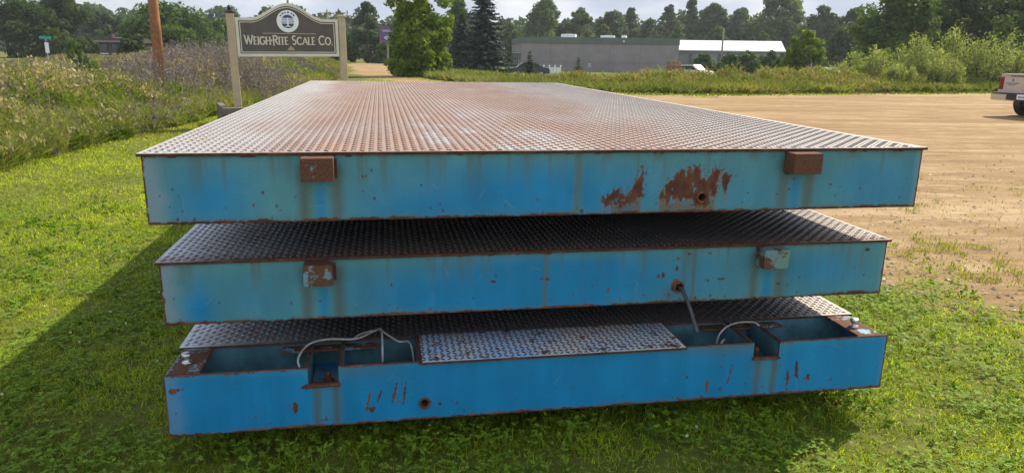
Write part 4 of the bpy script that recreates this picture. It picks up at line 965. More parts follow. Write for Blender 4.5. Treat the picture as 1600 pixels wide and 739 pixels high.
# lettering as flat raised strokes
def arc(cx, cy, rx, ry, a0, a1, n=16): return [(cx+rx*math.cos(R_(a)), cy+ry*math.sin(R_(a))) for a in np.linspace(a0, a1, n)]
GL = {'W': (1.12, [[(0, 1), (.27, 0)], [(.27, 0), (.53, .98)], [(.50, .98), (.80, 0)], [(.80, 0), (1.1, 1)]]),
      'E': (.50, [[(.05, 0), (.05, 1)], [(.05, .97), (.48, .97)], [(.05, .52), (.40, .52)], [(.05, .03), (.5, .03)]]),
      'I': (.14, [[(.07, 0), (.07, 1)]]), 'G': (.86, [arc(.45, .5, .42, .49, 50, 330), [(.82, .26), (.82, .48)], [(.55, .47), (.86, .47)]]),
      'H': (.74, [[(.06, 0), (.06, 1)], [(.66, 0), (.66, 1)], [(.06, .52), (.92, .52)]]), '-': (.12, [[(.02, .40), (.02, .66)]]),
      'R': (.66, [[(.07, -.08), (.07, 1)], [(.07, .97), (.30, .97)]+arc(.30, .735, .26, .235, 88, -88, 12)+[(.07, .5)], [(.26, .5), (.66, 0)]]),
      'T': (.60, [[(.30, 0), (.30, 1)], [(0, .97), (.60, .97)]]),
      'S': (.56, [arc(.29, .74, .22, .235, 40, 250, 14)+arc(.27, .27, .24, .25, 80, -140, 14)[0:]]),
      'C': (.80, [arc(.45, .5, .42, .49, 48, 312)]), 'A': (.82, [[(0, 0), (.40, 1)], [(.40, 1), (.80, 0)], [(.17, .34), (.63, .34)]]),
      'L': (.50, [[(.05, 0), (.05, 1)], [(.05, .03), (.50, .03)]]), 'O': (.94, [arc(.46, .5, .43, .49, 0, 360, 26)]), '.': (.16, [[(.03, .04), (.13, .04)]])}
def text_strokes(b, txt, xa, xb, zb, big, small, wd, ya, yb):
    wid = 0; lay = []
    for i, ch in enumerate(txt):
        if ch == ' ': wid += small*.42; continue
        hgt = big if (i == 0 or txt[i-1] in ' -' or (ch == 'R')) else small
        lay.append((ch, wid, hgt)); wid += GL[ch][0]*hgt*.82+small*.13
    k = (xb-xa)/wid
    for ch, x, hgt in lay:
        for st in GL[ch][1]:
            P = [(xa+(x+px*hgt*.82)*k, zb+pz*hgt) for px, pz in st]
            vert = abs(P[-1][0]-P[0][0]) < abs(P[-1][1]-P[0][1])*.25
            thin = len(P) == 2 and P[-1][1] > P[0][1] and P[-1][0]-P[0][0] > .02 and not vert
            if ch == '.': b.stroke(P, .034, ya, yb); continue
            b.stroke(P, wd*(.62 if (thin or (len(P) == 2 and not vert and abs(P[0][1]-P[1][1]) < .01)) else 1.0), ya, yb)
            if vert and ch not in '-':
                for q in (P[0], P[-1]): b.stroke([(q[0]-wd*.85, q[1]), (q[0]+wd*.85, q[1])], wd*.4, ya-.0005, yb)
fx = lambda f: x0+PWD*f
b = MB(); text_strokes(b, 'WEIGH-RITE SCALE CO.', fx(.075), fx(.945), z0+HS*.315, HS*.235, HS*.195, .026, -.034, -.0225)
b.build('lettering', M['letter'], bd)
MB().box((fx(.51), -.027, z0+HS*.605), (PWD*.52, .008, .016)).build('rule_line', M['gold'], bd)
MB().prism([(fx(.475), z0+HS*.165), (fx(.555), z0+HS*.165), (fx(.515), z0+HS*.285)], -.03, -.0225).build('triangle_mark', M['gold'], bd)
ex, ez, er = fx(.50), z0+HS*.925, PWD*.107
circ = lambda r, n=40, cz=0: [(ex+r*math.cos(2*PI*k/n), ez+cz+r*math.sin(2*PI*k/n)) for k in range(n)]
em = MB().prism(circ(er), -.034, -.0225).build('emblem', M['white'], bd)
r = er*.60
for a0, a1 in ((200, 340), (35, 145)): MB().prism([(ex+r*math.cos(R_(a)), ez-.005+r*math.sin(R_(a))) for a in np.linspace(a0, a1, 20)], -.038, -.0345).build('emblem_segment', M['navy'], em)
for i, a in enumerate((142, 122, 104, 84, 60, 44)):
    q = (ex+er*.80*math.cos(R_(a)), ez+er*.80*math.sin(R_(a))); tx, tz = -math.sin(R_(a)), math.cos(R_(a)); L_ = .020
    MB().stroke([(q[0]-tx*L_, q[1]-tz*L_), (q[0]+tx*L_, q[1]+tz*L_)], .030 if i % 2 else .022, -.037, -.0345).build('emblem_letter', M['navy'], em)

b = MB()
for zz, l1 in ((.30, .50), (.16, .56), (.02, .58), (-.12, .54)): b.stroke([(ex-er*l1, ez+er*zz-.01), (ex, ez+er*zz), (ex+er*l1, ez+er*zz-.01)], .020, -.0375, -.0345)
b.build('emblem_bands', M['greyblue'], em)
b = MB(); b.box((ex, -.0405, ez-er*.08), (er*.14, .004, er*.8)).box((ex, -.0405, ez-er*.46), (er*.5, .004, er*.06)); b.build('emblem_pillar', M['white'], em)
# timber planter at the foot of the sign
c0 = at(347, 169, 14.6); rootp = thing('timber_planter', 'dark weathered timber planter box at the foot of the sign', 'planter', (c0[0], 14.6, 0), yaw)
zt_ = c0[2]
for i in range(3):
    zz = zt_*(i+.5)/3; MB().box((1.3, .07, zz), (2.6+.02*(i % 2), .14, zt_/3-.008), bev=.01).box((.07, .95, zz), (.14+.004*(i % 2), 1.55, zt_/3-.008), bev=.01).box((2.53, .95, zz), (.14+.004*(i % 2), 1.55, zt_/3-.008), bev=.01).build('timber', M['timber'], rootp)

# ------------------------------------------------------------------ poles and small signs
M['polewood'] = simple_mat('red_brown_pole', (.32, .135, .055), .85, var=.4, scale=3.5, bmp=.5)
M['polegrey'] = simple_mat('grey_pole_wood', (.22, .19, .16), .85, var=.3, scale=4)
M['metalgrey'] = simple_mat('grey_metal', (.36, .37, .38), .5, .3, var=.15)
p = at(252, 130, 24)
up_ = thing('utility_pole', 'near red-brown wooden utility pole standing in the left meadow', 'utility pole', (p[0], 24, 0))
MB().tube([(0, 0, -.3), (0, 0, 3), (-.01, 0, 6), (-.02, 0, 9.5)], [.178, .155, .14, .12], 14).build('pole', M['polewood'], up_, smooth=True)
MB().box((0, -.12, 8.9), (2.4, .09, .11)).build('crossarm', M['polegrey'], up_)
def far_pole(u, vtop, Yd, label, arm=True, r=.14):
    p = at(u, vtop, Yd); zg = float(terrain(p[0], Yd)); t_ = thing('utility_pole', label, 'utility pole', (p[0], Yd, zg), 0, 'distant utility poles'); h_ = p[2]-zg
    MB().tube([(0, 0, -.3), (0, 0, h_)], [r*1.2, r*.85], 8).build('pole', M['polegrey'], t_, smooth=True)
    if arm:
        a = MB().box((0, -.13, h_-.55), (2.2, .1, .13)).build('crossarm', M['polegrey'], t_)
        for x in (-1.02, -.4, .4, 1.02): MB().lathe([(.05, -.49), (.06, -.4), (.03, -.33), (0, -.32)], 8, c=(x, -.13, h_)).build('insulator', M['metalgrey'], a)
    return t_
far_pole(511, 15.5, 112, 'far pole with a crossarm showing over the right side of the sign')
far_pole(448, -22, 96, 'far pole rising behind the arched top of the sign', True, .16)
far_pole(1131, 45, 104, 'thin bare pole standing in front of the white barn roof', False, .13)
p = at(1274, 48, 92); zg = float(terrain(p[0], 92)); t_ = thing('lamp_post', 'grey light pole with short arm behind the bushy young tree', 'lamp post', (p[0], 92, zg)); h_ = p[2]-zg
MB().tube([(0, 0, 0), (0, 0, h_)], [.10, .07], 8).build('pole', M['metalgrey'], t_); MB().tube([(0, 0, h_-.08), (-.45, 0, h_), (-.75, 0, h_)], .05, 6).build('arm', M['metalgrey'], t_)
MB().box((-.95, 0, h_-.02), (.6, .28, .12), bev=.03).build('lamp_head', M['metalgrey'], t_)
M['green_sign'] = simple_mat('green_sign_face', (.03, .30, .20), .4, var=.1)
p = at(70.5, 57, 45); t_ = thing('street_sign', 'green street name sign over a white plate on a thin post', 'street sign', (p[0], 45, 0)); h_ = p[2]
MB().tube([(0, 0, -.2), (0, 0, h_)], .03, 8).build('post', M['metalgrey'], t_)
MB().box((0, -.035, h_-.09), (.62, .012, .17), .35, bev=.004).build('name_blade', M['green_sign'], t_); MB().box((.1, -.035, h_-.27), (.5, .012, .16), -1.0, bev=.004).build('name_blade', M['green_sign'], t_)
MB().box((.05, -.05, h_-.68), (.30, .012, .62), -.25, bev=.004).build('plate', M['white'], t_)
p = at(98, 81, 40); o = MB().tube([(-.17, 0, 1.25), (.2, 0, .0)], [.03, .04], 8).build('marker_post', simple_mat('ochre_post', (.40, .26, .06), .7), loc=(p[0]+.1, 40, 0)); tag(o, 'leaning ochre marker post at the edge of the left meadow', 'post')
# billboard
M['purple'] = simple_mat('purple_poster', (.085, .05, .22), .5, var=.15, scale=1); M['redframe'] = simple_mat('red_brown_frame', (.28, .09, .06), .6)
pa = at(593, 43, 100); pb = at(593, 66, 100); bw, bh = 5.2, pa[2]-pb[2]
t_ = thing('billboard', 'purple billboard with red frame half hidden by the bright tree', 'billboard', (pa[0]+bw/2, 100, 0))
f_ = MB().box((0, 0, pb[2]+bh/2), (bw-.22, .2, bh-.22)).build('poster', M['purple'], t_)
MB().box((0, -.02, pb[2]+.06), (bw, .3, .12)).box((0, -.02, pa[2]-.06), (bw, .3, .12)).box((-bw/2+.06, -.02, pb[2]+bh/2), (.12, .3, bh-.24)).box((bw/2-.06, -.02, pb[2]+bh/2), (.12, .3, bh-.24)).build('frame', M['redframe'], t_)
b = MB(); b.box((-1.75, -.11, pa[2]-.38), (1.1, .02, .09)).box((-1.5, -.11, pa[2]-.55), (1.5, .02, .06)).prism([(-1.9+.55*math.cos(a)*1.1+.5, pb[2]+.55+.28*math.sin(a)) for a in np.linspace(0, 2*PI, 18, endpoint=False)], -.12, -.10)
b.build('poster_print', simple_mat('poster_white', (.5, .48, .62), .5), f_)
for x in (-1.6, 1.6): MB().box((x, .15, pb[2]/2), (.22, .22, pb[2]), bev=.01).build('leg', M['polegrey'], t_)

# ------------------------------------------------------------------ buildings
def wall_mat(name, c, seam=3.0, horiz=None):
    m, nt, out = new_mat(name); v = objco(nt); n1 = noise(nt, .5, 4, .6, v); n2 = noise(nt, 8, 4, .6, v); sx = node(nt, 'ShaderNodeSeparateXYZ'); nt.links.new(v, sx.inputs[0])
    s = math_(nt, 'ABSOLUTE', math_(nt, 'SUBTRACT', math_(nt, 'FRACT', math_(nt, 'DIVIDE', sx.outputs[0], seam)), .5)); k = mrange(nt, s, .49, .495)
    col = mixc(nt, mrange(nt, n1, .3, .7), tuple(a*.88 for a in c), tuple(a*1.08 for a in c)); col = mixc(nt, math_(nt, 'MULTIPLY', n2, .2), col, tuple(a*.7 for a in c)); col = mixc(nt, math_(nt, 'MULTIPLY', k, .5), col, tuple(a*.5 for a in c))
    principled(nt, out, {'Base Color': col, 'Roughness': .8, 'Specular IOR Level': .2, 'Normal': bump(nt, k, -.4, .05)}); return m
M['greywall'] = wall_mat('grey_panel_wall', (.235, .215, .21), 5.0); M['greenband'] = wall_mat('green_parapet', (.10, .135, .105), 2.5); M['glass'] = simple_mat('dark_glass', (.02, .025, .03), .15, var=.3)
pA = at(815, 62, 126); pB = at(1062, 60, 120); pD = at(795, 66, 158); hB = 5.5; zg = -1.0
dx, dy = pB[0]-pA[0], -6.0; Lw = math.hypot(dx, dy); ya_ = math.atan2(dy, dx)
def loc_(x, y): return ((x-pA[0])*math.cos(ya_)+(y-126)*math.sin(ya_), -(x-pA[0])*math.sin(ya_)+(y-126)*math.cos(ya_))
FD = loc_(pD[0], 158); FP = [(0, 0), (Lw, 0), (Lw-1, FD[1]), FD]
def slab(poly, z0, z1, grow=0.0):
    c = np.mean(poly, axis=0); P = [(p[0]+(grow if p[0] > c[0] else -grow), p[1]+(grow if p[1] > c[1] else -grow)) for p in poly]; n = len(P)
    return MB().add([(x, y, z0) for x, y in P]+[(x, y, z1) for x, y in P], [(i, (i+1) % n, n+(i+1) % n, n+i) for i in range(n)]+[tuple(range(n, 2*n)), tuple(range(n-1, -1, -1))])
bd_ = thing('warehouse', 'long grey flat-roofed building with green parapet band', 'building', (pA[0], 126, zg), ya_)
slab(FP, -.3, hB-1.05).build('wall', M['greywall'], bd_)
slab(FP, hB-1.05, hB, .09).build('parapet_band', M['greenband'], bd_)
MB().box((Lw/2, -.03, 1.55), (Lw-.2, .07, .12)).build('wall_ledge', M['greywall'], bd_)
wl_ = math.hypot(*FD); wd_ = (FD[0]/wl_, FD[1]/wl_); wa = math.atan2(FD[1], FD[0])
for i in range(5):
    d_ = 3.2+i*5.6; c_ = (wd_[0]*d_, wd_[1]*d_)
    w_ = MB().box((c_[0], c_[1], 1.55), (3.2, .12, 2.5), wa).build('window', M['glass'], bd_); MB().box((c_[0], c_[1], 2.88), (3.5, .2, .14), wa).box((c_[0], c_[1], 1.54), (.1, .18, 2.5), wa).build('window_frame', M['metalgrey'], w_)
for x, y, w, hh in ((6.5, 10, 2.6, .75), (13.6, 9, 2.4, .55), (16.4, 10, .8, .6)):
    r_ = MB().box((x, y, hB+hh/2), (w, 1.8, hh), bev=.04).build('rooftop_unit', M['white'], bd_); MB().box((x, y, hB+.04+hh), (w*.5, .8, .08)).build('unit_lid', M['metalgrey'], r_)
MB().lathe([(0, .16), (.12, .12), (.17, 0), (.12, -.12), (0, -.16)], 10, c=(Lw*.66, -.24, hB-.6)).build('wall_light', M['white'], bd_)
MB().box((Lw*.45, -.07, 1.0), (.5, .12, .7), bev=.02).build('meter_box', M['metalgrey'], bd_)
# barn
def roof_mat():
    m, nt, out = new_mat('white_metal_roof'); v = objco(nt); sx = node(nt, 'ShaderNodeSeparateXYZ'); nt.links.new(v, sx.inputs[0])
    s = math_(nt, 'ABSOLUTE', math_(nt, 'SUBTRACT', math_(nt, 'FRACT', math_(nt, 'DIVIDE', sx.outputs[0], .9)), .5)); k = mrange(nt, s, .44, .48)
    col = mixc(nt, math_(nt, 'MULTIPLY', k, .25), (.58, .62, .69), (.38, .43, .50)); col = mixc(nt, math_(nt, 'MULTIPLY', noise(nt, 1.2, 5, .6, v), .25), col, (.5, .56, .66))
    principled(nt, out, {'Base Color': col, 'Roughness': .6, 'Normal': bump(nt, k, .2, .02)}); return m
M['whiteroof'] = roof_mat(); M['barnwall'] = wall_mat('grey_barn_wall', (.24, .24, .25), 4.2)
eL = at(1050, 79.5, 138); eR = at(1228, 79, 134); rz_ = math.atan2(-4.0, eR[0]-eL[0]); Lb = math.hypot(4.0, eR[0]-eL[0]); he = (eL[2]+eR[2])/2+1.0; hr = at(1210, 65, 141)[2]+1.0
barn = thing('barn', 'long low barn with bright white metal roof and grey walls', 'barn', (eL[0], 138, -1.0), rz_)
MB().box((Lb/2-.3, 6.6, he/2-.08), (Lb-1.0, 12.2, he-.14)).build('wall', M['barnwall'], barn)
MB().add([(-.3, -.1, he), (Lb, -.1, he), (Lb, 6.6, hr), (-.3, 6.6, hr), (Lb, 13.3, he), (-.3, 13.3, he), (-.3, -.1, he-.18), (Lb, -.1, he-.18), (Lb, 13.3, he-.18), (-.3, 13.3, he-.18)],
         [(0, 1, 2, 3), (3, 2, 4, 5), (6, 7, 1, 0), (5, 4, 8, 9), (1, 7, 8, 4, 2), (6, 0, 3, 5, 9), (9, 8, 7, 6)]).build('roof', M['whiteroof'], barn)
for x in (3.5, 6.4, 9.2, 12.0): MB().box((x, .42, he/2-.3), (.5 if x != 9.2 else 1.6, .2, he-.8)).build('door', simple_mat('barn_door', (.10, .10, .105), .7), barn)
# house on the left
M['brick'] = wall_mat('dark_brick', (.10, .065, .055), .8); M['shingle'] = wall_mat('grey_shingle', (.11, .105, .105), 1.1)
p = at(166, 84, 84); hs = thing('house', 'small dark brick house with grey roof half hidden by trees', 'house', (p[0], 84, 0), -.25)
MB().box((0, 3, 1.35), (3.6, 4, 2.7)).build('wall', M['brick'], hs)
hz = at(166, 58, 84)[2]
def gable(b, xa, xb, yf, yb, ze, zr):
    ym = (yf+yb)/2; b.add([(xa, yf, ze), (xb, yf, ze), (xb, ym, zr), (xa, ym, zr), (xb, yb, ze), (xa, yb, ze), (xa, yf, ze-.12), (xb, yf, ze-.12), (xb, yb, ze-.12), (xa, yb, ze-.12)], [(0, 1, 2, 3), (3, 2, 4, 5), (6, 7, 1, 0), (5, 4, 8, 9), (1, 7, 8, 4, 2), (6, 0, 3, 5, 9), (9, 8, 7, 6)])
b = MB(); gable(b, -2.1, 2.2, .4, 5.6, 2.3, hz); rf = b.build('roof', M['shingle'], hs); MB().box((-1.2, 2.4, hz), (.5, .5, .7)).build('chimney', M['brick'], rf)
for x in (-1.1, .5): w_ = MB().box((x, .98, 1.5), (.9, .08, 1.0)).build('window', M['glass'], hs); MB().box((x, .955, .96), (1.1, .1, .08)).build('sill', M['white'], w_)
MB().box((1.4, .98, 1.05), (.7, .08, 2.0)).build('door', M['redframe'], hs)
# white fence
p0 = at(841, 104, 80); p1 = at(876, 104, 80); fz = p0[2]; zg = float(terrain((p0[0]+p1[0])/2, 80)); fl = p1[0]-p0[0]
fe = thing('white_fence', 'short white board fence in front of the grey building', 'fence', (p0[0], 80, zg)); fh = fz-zg
b = MB(); nP = 16
for i in range(nP): b.box((fl*(i+.5)/nP, 0, fh*.48), (fl/nP*.86, .03, fh*.92))
b.build('board_panel', M['white'], fe)
for i in range(5): MB().box((fl*i/4, .04, fh/2), (.12, .12, fh+.12)).lathe([(.09, .06), (.05, .14), (0, .16)], 8, c=(fl*i/4, .04, fh)).build('post', M['white'], fe)

# ------------------------------------------------------------------ vehicles and yard items
M['carwhite'] = simple_mat('white_car_paint', (.68, .66, .60), .3, var=.06, scale=2, bmp=.0); M['cardark'] = simple_mat('dark_car_paint', (.03, .035, .045), .3, var=.1, bmp=0)
M['trucktan'] = simple_mat('pale_beige_truck_paint', (.50, .41, .33), .35, var=.08, scale=2, bmp=.0); M['tyre'] = simple_mat('tyre_rubber', (.02, .02, .02), .85, var=.3, scale=12); M['chrome'] = simple_mat('chrome_steel', (.62, .60, .56), .22, .9, var=.1, bmp=.02); M['rim'] = simple_mat('wheel_rim', (.4, .4, .4), .35, .8); M['redlens'] = simple_mat('red_lens', (.20, .010, .010), .2, var=.1, bmp=0)
M['plastic'] = simple_mat('black_plastic', (.02, .02, .022), .5, var=.2)
def wheel(parent, x, y, r, w):
    t_ = MB(); n = 28; prof = [(r*.62, -w/2), (r*.92, -w/2), (r, -w*.36), (r, w*.36), (r*.92, w/2), (r*.62, w/2)]
    V = [(x+o_, y+rr*math.cos(2*PI*k/n), r+rr*math.sin(2*PI*k/n)) for rr, o_ in prof for k in range(n)]
    t_.add(V, [(i*n+k, i*n+(k+1) % n, (i+1)*n+(k+1) % n, (i+1)*n+k) for i in range(5) for k in range(n)])
    t_.cyl((x-(1 if x > 0 else -1)*w*.1, y, r), r*.63, w*.15, 0, 20); wt = t_.build('wheel', M['tyre'], parent, smooth=False); sg = 1 if x > 0 else -1; MB().cyl((x+sg*w*.2, y, r), r*.62, w*.4, 0, 20).cyl((x+sg*w*.25, y, r), r*.2, w*.46, 0, 12).build('rim', M['rim'], wt)
def car(label, u, v, Yd, rz, body, prof, glass, wd, cat='car', name='parked_car', group=None):
    p = at(u, v, Yd); c_ = thing(name, label, cat, (p[0], Yd, float(terrain(p[0], Yd))), rz, group)
    b = MB(); b.prism(prof, -wd/2, wd/2); o = b.build('body', body, c_)
    g_ = MB(); g_.prism(glass, -wd/2-.012, wd/2+.012); g_.build('windows', M['glass'], c_)
    ln = max(q[0] for q in prof)
    for x in (ln*.19, ln*.8):
        for s in (-1, 1):
            n = 20; r = .33; y = s*(wd/2-.08); t_ = MB().cyl((x, y, r), r, .22, 1, 20); w_ = t_.build('wheel', M['tyre'], c_); MB().cyl((x, y, r), r*.6, .235, 1, 16).build('rim', M['rim'], w_)
    return c_
SED = [(0, .35), (.05, .75), (.5, .9), (1.0, .95), (1.55, 1.42), (2.9, 1.48), (3.7, 1.02), (4.35, .95), (4.5, .6), (4.45, .32)]; SEDG = [(1.15, .98), (1.62, 1.36), (2.85, 1.41), (3.5, 1.02)]
SUV = [(0, .4), (.03, .95), (.12, 1.05), (.35, 1.68), (2.6, 1.74), (3.35, 1.15), (4.4, 1.0), (4.55, .7), (4.5, .38)]; SUVG = [(.35, 1.12), (.48, 1.58), (2.5, 1.63), (3.1, 1.15)]
car('white wagon parked at the right end of the grey building', 1059, 103, 90, -.75, M['carwhite'], SUV, SUVG, 1.8)
car('dark parked car beside the left corner of the grey building', 792, 106, 78, .1, M['cardark'], SED, SEDG, 1.75)
p = at(1081, 103, 90); zg = float(terrain(p[0], 90)); dm = thing('dumpster', 'blue steel dumpster beside the white wagon', 'dumpster', (p[0], 90, zg))
M['dblue'] = simple_mat('dumpster_blue', (.02, .07, .20), .5, var=.2); MB().prism([(0, .15), (1.25, .15), (1.3, 1.65), (-.1, 1.85)], -.8, .8).build('bin', M['dblue'], dm); MB().box((.6, 0, 1.82), (1.5, 1.7, .06)).build('lid', M['plastic'], dm)
for x in (.3, 1.0): MB().box((x, -.84, .75), (.08, .06, 1.0)).build('rib', M['dblue'], dm)
M['palletwood'] = simple_mat('tan_pallet_wood', (.36, .24, .15), .85, var=.35, scale=6); M['redbrick'] = simple_mat('red_brick', (.26, .10, .06), .85, var=.4, scale=7)
p = at(1052, 103, 80); zg = float(terrain(p[0], 80)); b = MB(); rr = np.random.default_rng(6)
for r_ in range(15):
    for c_ in range(6): b.box((-.62+.25*(c_+.5)-(.06 if r_ % 2 else 0), rr.normal()*.01, .055+r_*.112), (.242, 1.1, .105))
tag(b.build('brick_stack', M['redbrick'], loc=(p[0], 80, zg)), 'stack of reddish bricks beside the white wagon', 'bricks')
for i in range(3):
    b = MB(); w = 1.25
    for k in range(5): b.box((-w/2+w*(k+.5)/5, 0, .135), (w/6.2, 1.05, .022))
    for y in (-.45, 0, .45): b.box((0, y, .075), (w, .09, .095))
    for k in range(3): b.box((-w/2+w*(k*2+.5)/5, 0, .013), (w/6.2, 1.05, .022))
    o = b.build('pallet', M['palletwood'], loc=(p[0]+.15-.08*i, 80, zg+1.70+i*.147)); o.rotation_euler = (0, 0, .06*i)
    tag(o, ['lowest of the three tan pallets lying on the reddish bricks', 'middle one of the three tan pallets on the reddish bricks', 'topmost of the three tan pallets on the reddish bricks'][i], 'pallet', 'tan pallets on the brick stack')
p = at(1291, 107, 60); zg = float(terrain(p[0], 60)); q = at(1345, 107, 60); wl = q[0]-p[0]; tr = thing('flat_trailer', 'low white flat trailer behind the rusty weeds', 'trailer', (p[0], 60, zg)); zt2 = p[2]-zg
MB().box((wl/2, 1, zt2-.05), (wl, 2.0, .16), bev=.02).build('trailer_bed', M['white'], tr)
for x in (wl*.6, wl*.8): MB().cyl((x, -.02, .33), .33, .2, 1, 18).build('wheel', M['tyre'], tr)
MB().box((-.7, 1, zt2-.12), (1.4, .12, .1)).build('tow_bar', M['metalgrey'], tr)

# pickup at right edge
HD = R_(70); fwd = np.array([math.sin(HD), math.cos(HD)]); rgt = np.array([math.cos(HD), -math.sin(HD)])
org = np.array([15.92, 22.70])+.84*rgt-1.13*fwd
pk = thing('pickup_truck', 'pale beige pickup truck with chrome step bumper at the right edge of the lot', 'pickup truck', (org[0], org[1], 0), -HD)
pk.scale = (.96, .96, .93)
sk = simple_mat('tailgate_print', (.12, .14, .20), .5)
b = MB()
b.prism([(-.92, .72), (-1.0, .80), (-1.0, 1.22), (-.96, 1.34), (-.86, 1.36), (-.86, .80), (.86, .80), (.86, 1.36), (.96, 1.34), (1.0, 1.22), (1.0, .80), (.92, .72)], .06, 2.1)
# hollow bed: two sides and floor instead of the fan fill
b = MB()
for s in (-1, 1):
    pr2 = [(s*.80, .62), (s*.99, .62), (s*1.01, .95), (s*1.0, 1.24), (s*.955, 1.36), (s*.83, 1.37), (s*.80, 1.30)]
    b.prism(pr2 if s < 0 else pr2[::-1], .03, 2.12)
b.box((0, 1.08, .70), (1.62, 2.06, .10)).box((0, 2.07, 1.0), (1.62, .06, .72))
cab = [(2.14, .55), (2.14, 1.30), (2.28, 1.40), (2.40, 1.90), (2.60, 1.98), (3.85, 1.98), (4.05, 1.90), (4.70, 1.36), (5.75, 1.25), (5.92, 1.10), (5.95, .55)]
def prism_x(b, poly, xa, xb, mi=0):
    n = len(poly); c = np.mean(poly, axis=0); V = [(xa, p[0], p[1]) for p in poly]+[(xb, p[0], p[1]) for p in poly]+[(xa, *c), (xb, *c)]; Fc = []
    for i in range(n):
        j = (i+1) % n; Fc += [(j, i, 2*n), (n+i, n+j, 2*n+1), (i, j, n+j, n+i)]
    return b.add(V, Fc, mi)
prism_x(b, cab, -.98, .98); b.build('body', M['trucktan'], pk)
b = MB(); prism_x(b, [(2.55, 1.36), (2.62, 1.86), (3.30, 1.88), (3.30, 1.36)], -.99, .99); prism_x(b, [(3.40, 1.36), (3.40, 1.88), (3.85, 1.87), (4.45, 1.38)], -.99, .99); b.box((0, 2.33, 1.66), (1.5, .12, .40)).build('windows', M['glass'], pk)
tg = MB().box((0, -.005, 1.045), (1.63, .075, .64), bev=.02).box((0, -.02, 1.335), (1.63, .11, .05), bev=.015).build('tailgate', M['trucktan'], pk)
MB().box((0, -.048, 1.29), (1.2, .012, .025)).build('top_trim', M['plastic'], tg)
MB().box((0, -.055, 1.225), (.26, .03, .085), bev=.012).build('handle', M['plastic'], tg)
el = [(.115*math.cos(a), 1.055+.05*math.sin(a)) for a in np.linspace(0, 2*PI, 24, endpoint=False)]; el2 = [(.098*math.cos(a), 1.055+.036*math.sin(a)) for a in np.linspace(0, 2*PI, 24, endpoint=False)]
ov = MB().prism(el, -.056, -.044).build('oval_badge', M['chrome'], tg); MB().prism(el2, -.059, -.0565).build('badge_face', M['navy'], ov)
MB().prism([(-.52+.035*math.cos(a), 1.165+.045*math.sin(a)) for a in np.linspace(0, 2*PI, 12, endpoint=False)], -.0465, -.0435).build('shield_mark', sk, tg)
rr = np.random.default_rng(3)
for zz, xa, xb in ((1.065, -.72, -.32), (1.015, -.64, -.40)):
    x = xa
    b = MB()
    while x < xb: w = rr.uniform(.018, .034); b.box((x, -.045, zz), (w, .003, .026)); x += w+.004
    b.build('text_line', sk, tg)
for s in (-1, 1): MB().box((s*.905, .03, 1.06), (.155, .10, .40), bev=.02).build('taillight', M['redlens'], pk)
bp = MB().box((0, -.16, .63), (2.04, .20, .22), bev=.03).build('bumper', M['chrome'], pk)
MB().box((0, -.215, .655), (1.02, .10, .225), bev=.015).box((0, -.16, .752), (1.98, .19, .02)).build('step_pad', M['plastic'], bp)
MB().box((0, -.27, .655), (.31, .012, .155), bev=.004).build('licence_plate', M['white'], bp); b = MB()
for x in (-.09, -.05, -.01, .04, .08): b.box((x, -.277, .65), (.025, .003, .06))
b.build('plate_characters', M['navy'], bp)
MB().box((0, -.12, .45), (.5, .25, .10)).box((0, -.30, .46), (.07, .14, .07)).build('tow_hitch', M['black'], pk); MB().box((0, 2.6, .48), (.9, 5.0, .16)).cyl((0, 1.15, .40), .09, 1.5, 0, 10).build('chassis', M['black'], pk)
for x in (-.84, .84):
    for y in (1.15, 4.75): wheel(pk, x, y, .40, .27)

# ------------------------------------------------------------------ air
hm = bpy.data.materials.new('haze_air'); hm.use_nodes = True; hn = hm.node_tree; hn.nodes.clear(); ho = hn.nodes.new('ShaderNodeOutputMaterial')
hv = hn.nodes.new('ShaderNodeVolumePrincipled'); hv.inputs['Density'].default_value = .0003; hv.inputs['Color'].default_value = (.86, .91, 1.0, 1); hv.inputs['Anisotropy'].default_value = .2
hn.links.new(hv.outputs[0], ho.inputs['Volume'])
hz_ = MB().box((0, 730, 16), (2600, 1700, 38)).build('haze', hm); tag(hz_, 'thin pale summer haze in the air', 'haze', kind='stuff')
# ------------------------------------------------------------------ light, sky, camera
SUN_EL, SUN_AZ = R_(43), R_(46)       # azimuth from +Y towards +X
S = Vector((math.sin(SUN_AZ)*math.cos(SUN_EL), math.cos(SUN_AZ)*math.cos(SUN_EL), math.sin(SUN_EL)))
sd = bpy.data.lights.new('sun', 'SUN'); sd.energy = 5.0; sd.angle = R_(.55); sd.color = (1.0, .90, .72)
so = bpy.data.objects.new('sun', sd); C.objects.link(so); so.rotation_euler = S.to_track_quat('Z', 'Y').to_euler(); so.location = (20, 20, 30)
w = bpy.data.worlds.new('World'); bpy.context.scene.world = w; w.use_nodes = True; nt = w.node_tree; nt.nodes.clear()
out = nt.nodes.new('ShaderNodeOutputWorld')
sky = nt.nodes.new('ShaderNodeTexSky'); sky.sky_type = 'NISHITA'; sky.sun_disc = False; sky.sun_elevation = SUN_EL; sky.sun_rotation = SUN_AZ; sky.air_density = 1.0; sky.dust_density = 1.5; sky.ozone_density = 1.0
bg1 = nt.nodes.new('ShaderNodeBackground'); bg1.inputs['Strength'].default_value = .10; nt.links.new(sky.outputs[0], bg1.inputs['Color'])
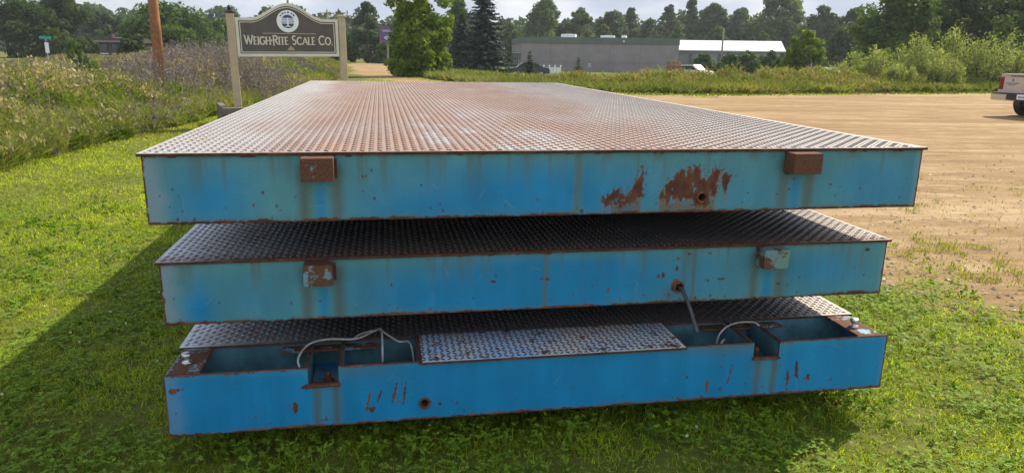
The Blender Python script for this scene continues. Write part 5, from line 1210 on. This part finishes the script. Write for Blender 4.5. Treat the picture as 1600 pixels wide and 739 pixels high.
tc = nt.nodes.new('ShaderNodeTexCoord'); mp = nt.nodes.new('ShaderNodeMapping'); mp.inputs['Scale'].default_value = (1.0, 1.0, 3.2); mp.inputs['Location'].default_value = (.35, .1, .2); nt.links.new(tc.outputs['Generated'], mp.inputs['Vector'])
n1 = noise(nt, 3.2, 6, .55, mp.outputs['Vector']); n2 = noise(nt, 5.0, 5, .5, mp.outputs['Vector'])
sx = nt.nodes.new('ShaderNodeSeparateXYZ'); nt.links.new(tc.outputs['Generated'], sx.inputs[0])
lowk = mrange(nt, sx.outputs[2], .2, .8, 1.0, .55)
cl = math_(nt, 'MULTIPLY', mrange(nt, n1, .25, .6, .55, 1.0), lowk)
ccol = mixc(nt, mrange(nt, n2, .38, .66), (.42, .48, .60), (.76, .78, .83))
bg2 = nt.nodes.new('ShaderNodeBackground'); front = mrange(nt, sx.outputs[1], -.75, .45, 1.5, .84)   # unseen clouds behind the camera brightened, added fill for the shaded deck fronts
bg2 = bg2; nt.links.new(front, bg2.inputs['Strength']); nt.links.new(ccol, bg2.inputs['Color'])
mx = nt.nodes.new('ShaderNodeMixShader'); nt.links.new(cl, mx.inputs[0]); nt.links.new(bg1.outputs[0], mx.inputs[1]); nt.links.new(bg2.outputs[0], mx.inputs[2]); nt.links.new(mx.outputs[0], out.inputs[0])

cd = bpy.data.cameras.new('camera'); cd.sensor_width = 36; cd.lens = 36*F_PX/1600; cd.clip_start = .05; cd.clip_end = 4000
co_ = bpy.data.objects.new('camera', cd); C.objects.link(co_)
co_.matrix_world = Matrix(((_ri[0], _up[0], -_fw[0], 0), (_ri[1], _up[1], -_fw[1], 0), (_ri[2], _up[2], -_fw[2], CAM_H), (0, 0, 0, 1)))
sc = bpy.context.scene; sc.camera = co_
sc.view_settings.view_transform = 'Standard'; sc.view_settings.look = 'None'; sc.view_settings.exposure = 0.60; sc.view_settings.gamma = 1.0
sc.view_settings.use_curve_mapping = False
sc.cycles.max_bounces = 6; sc.cycles.diffuse_bounces = 3; sc.cycles.glossy_bounces = 2; sc.cycles.transmission_bounces = 3; sc.cycles.use_denoising = True
sc.render.film_transparent = False
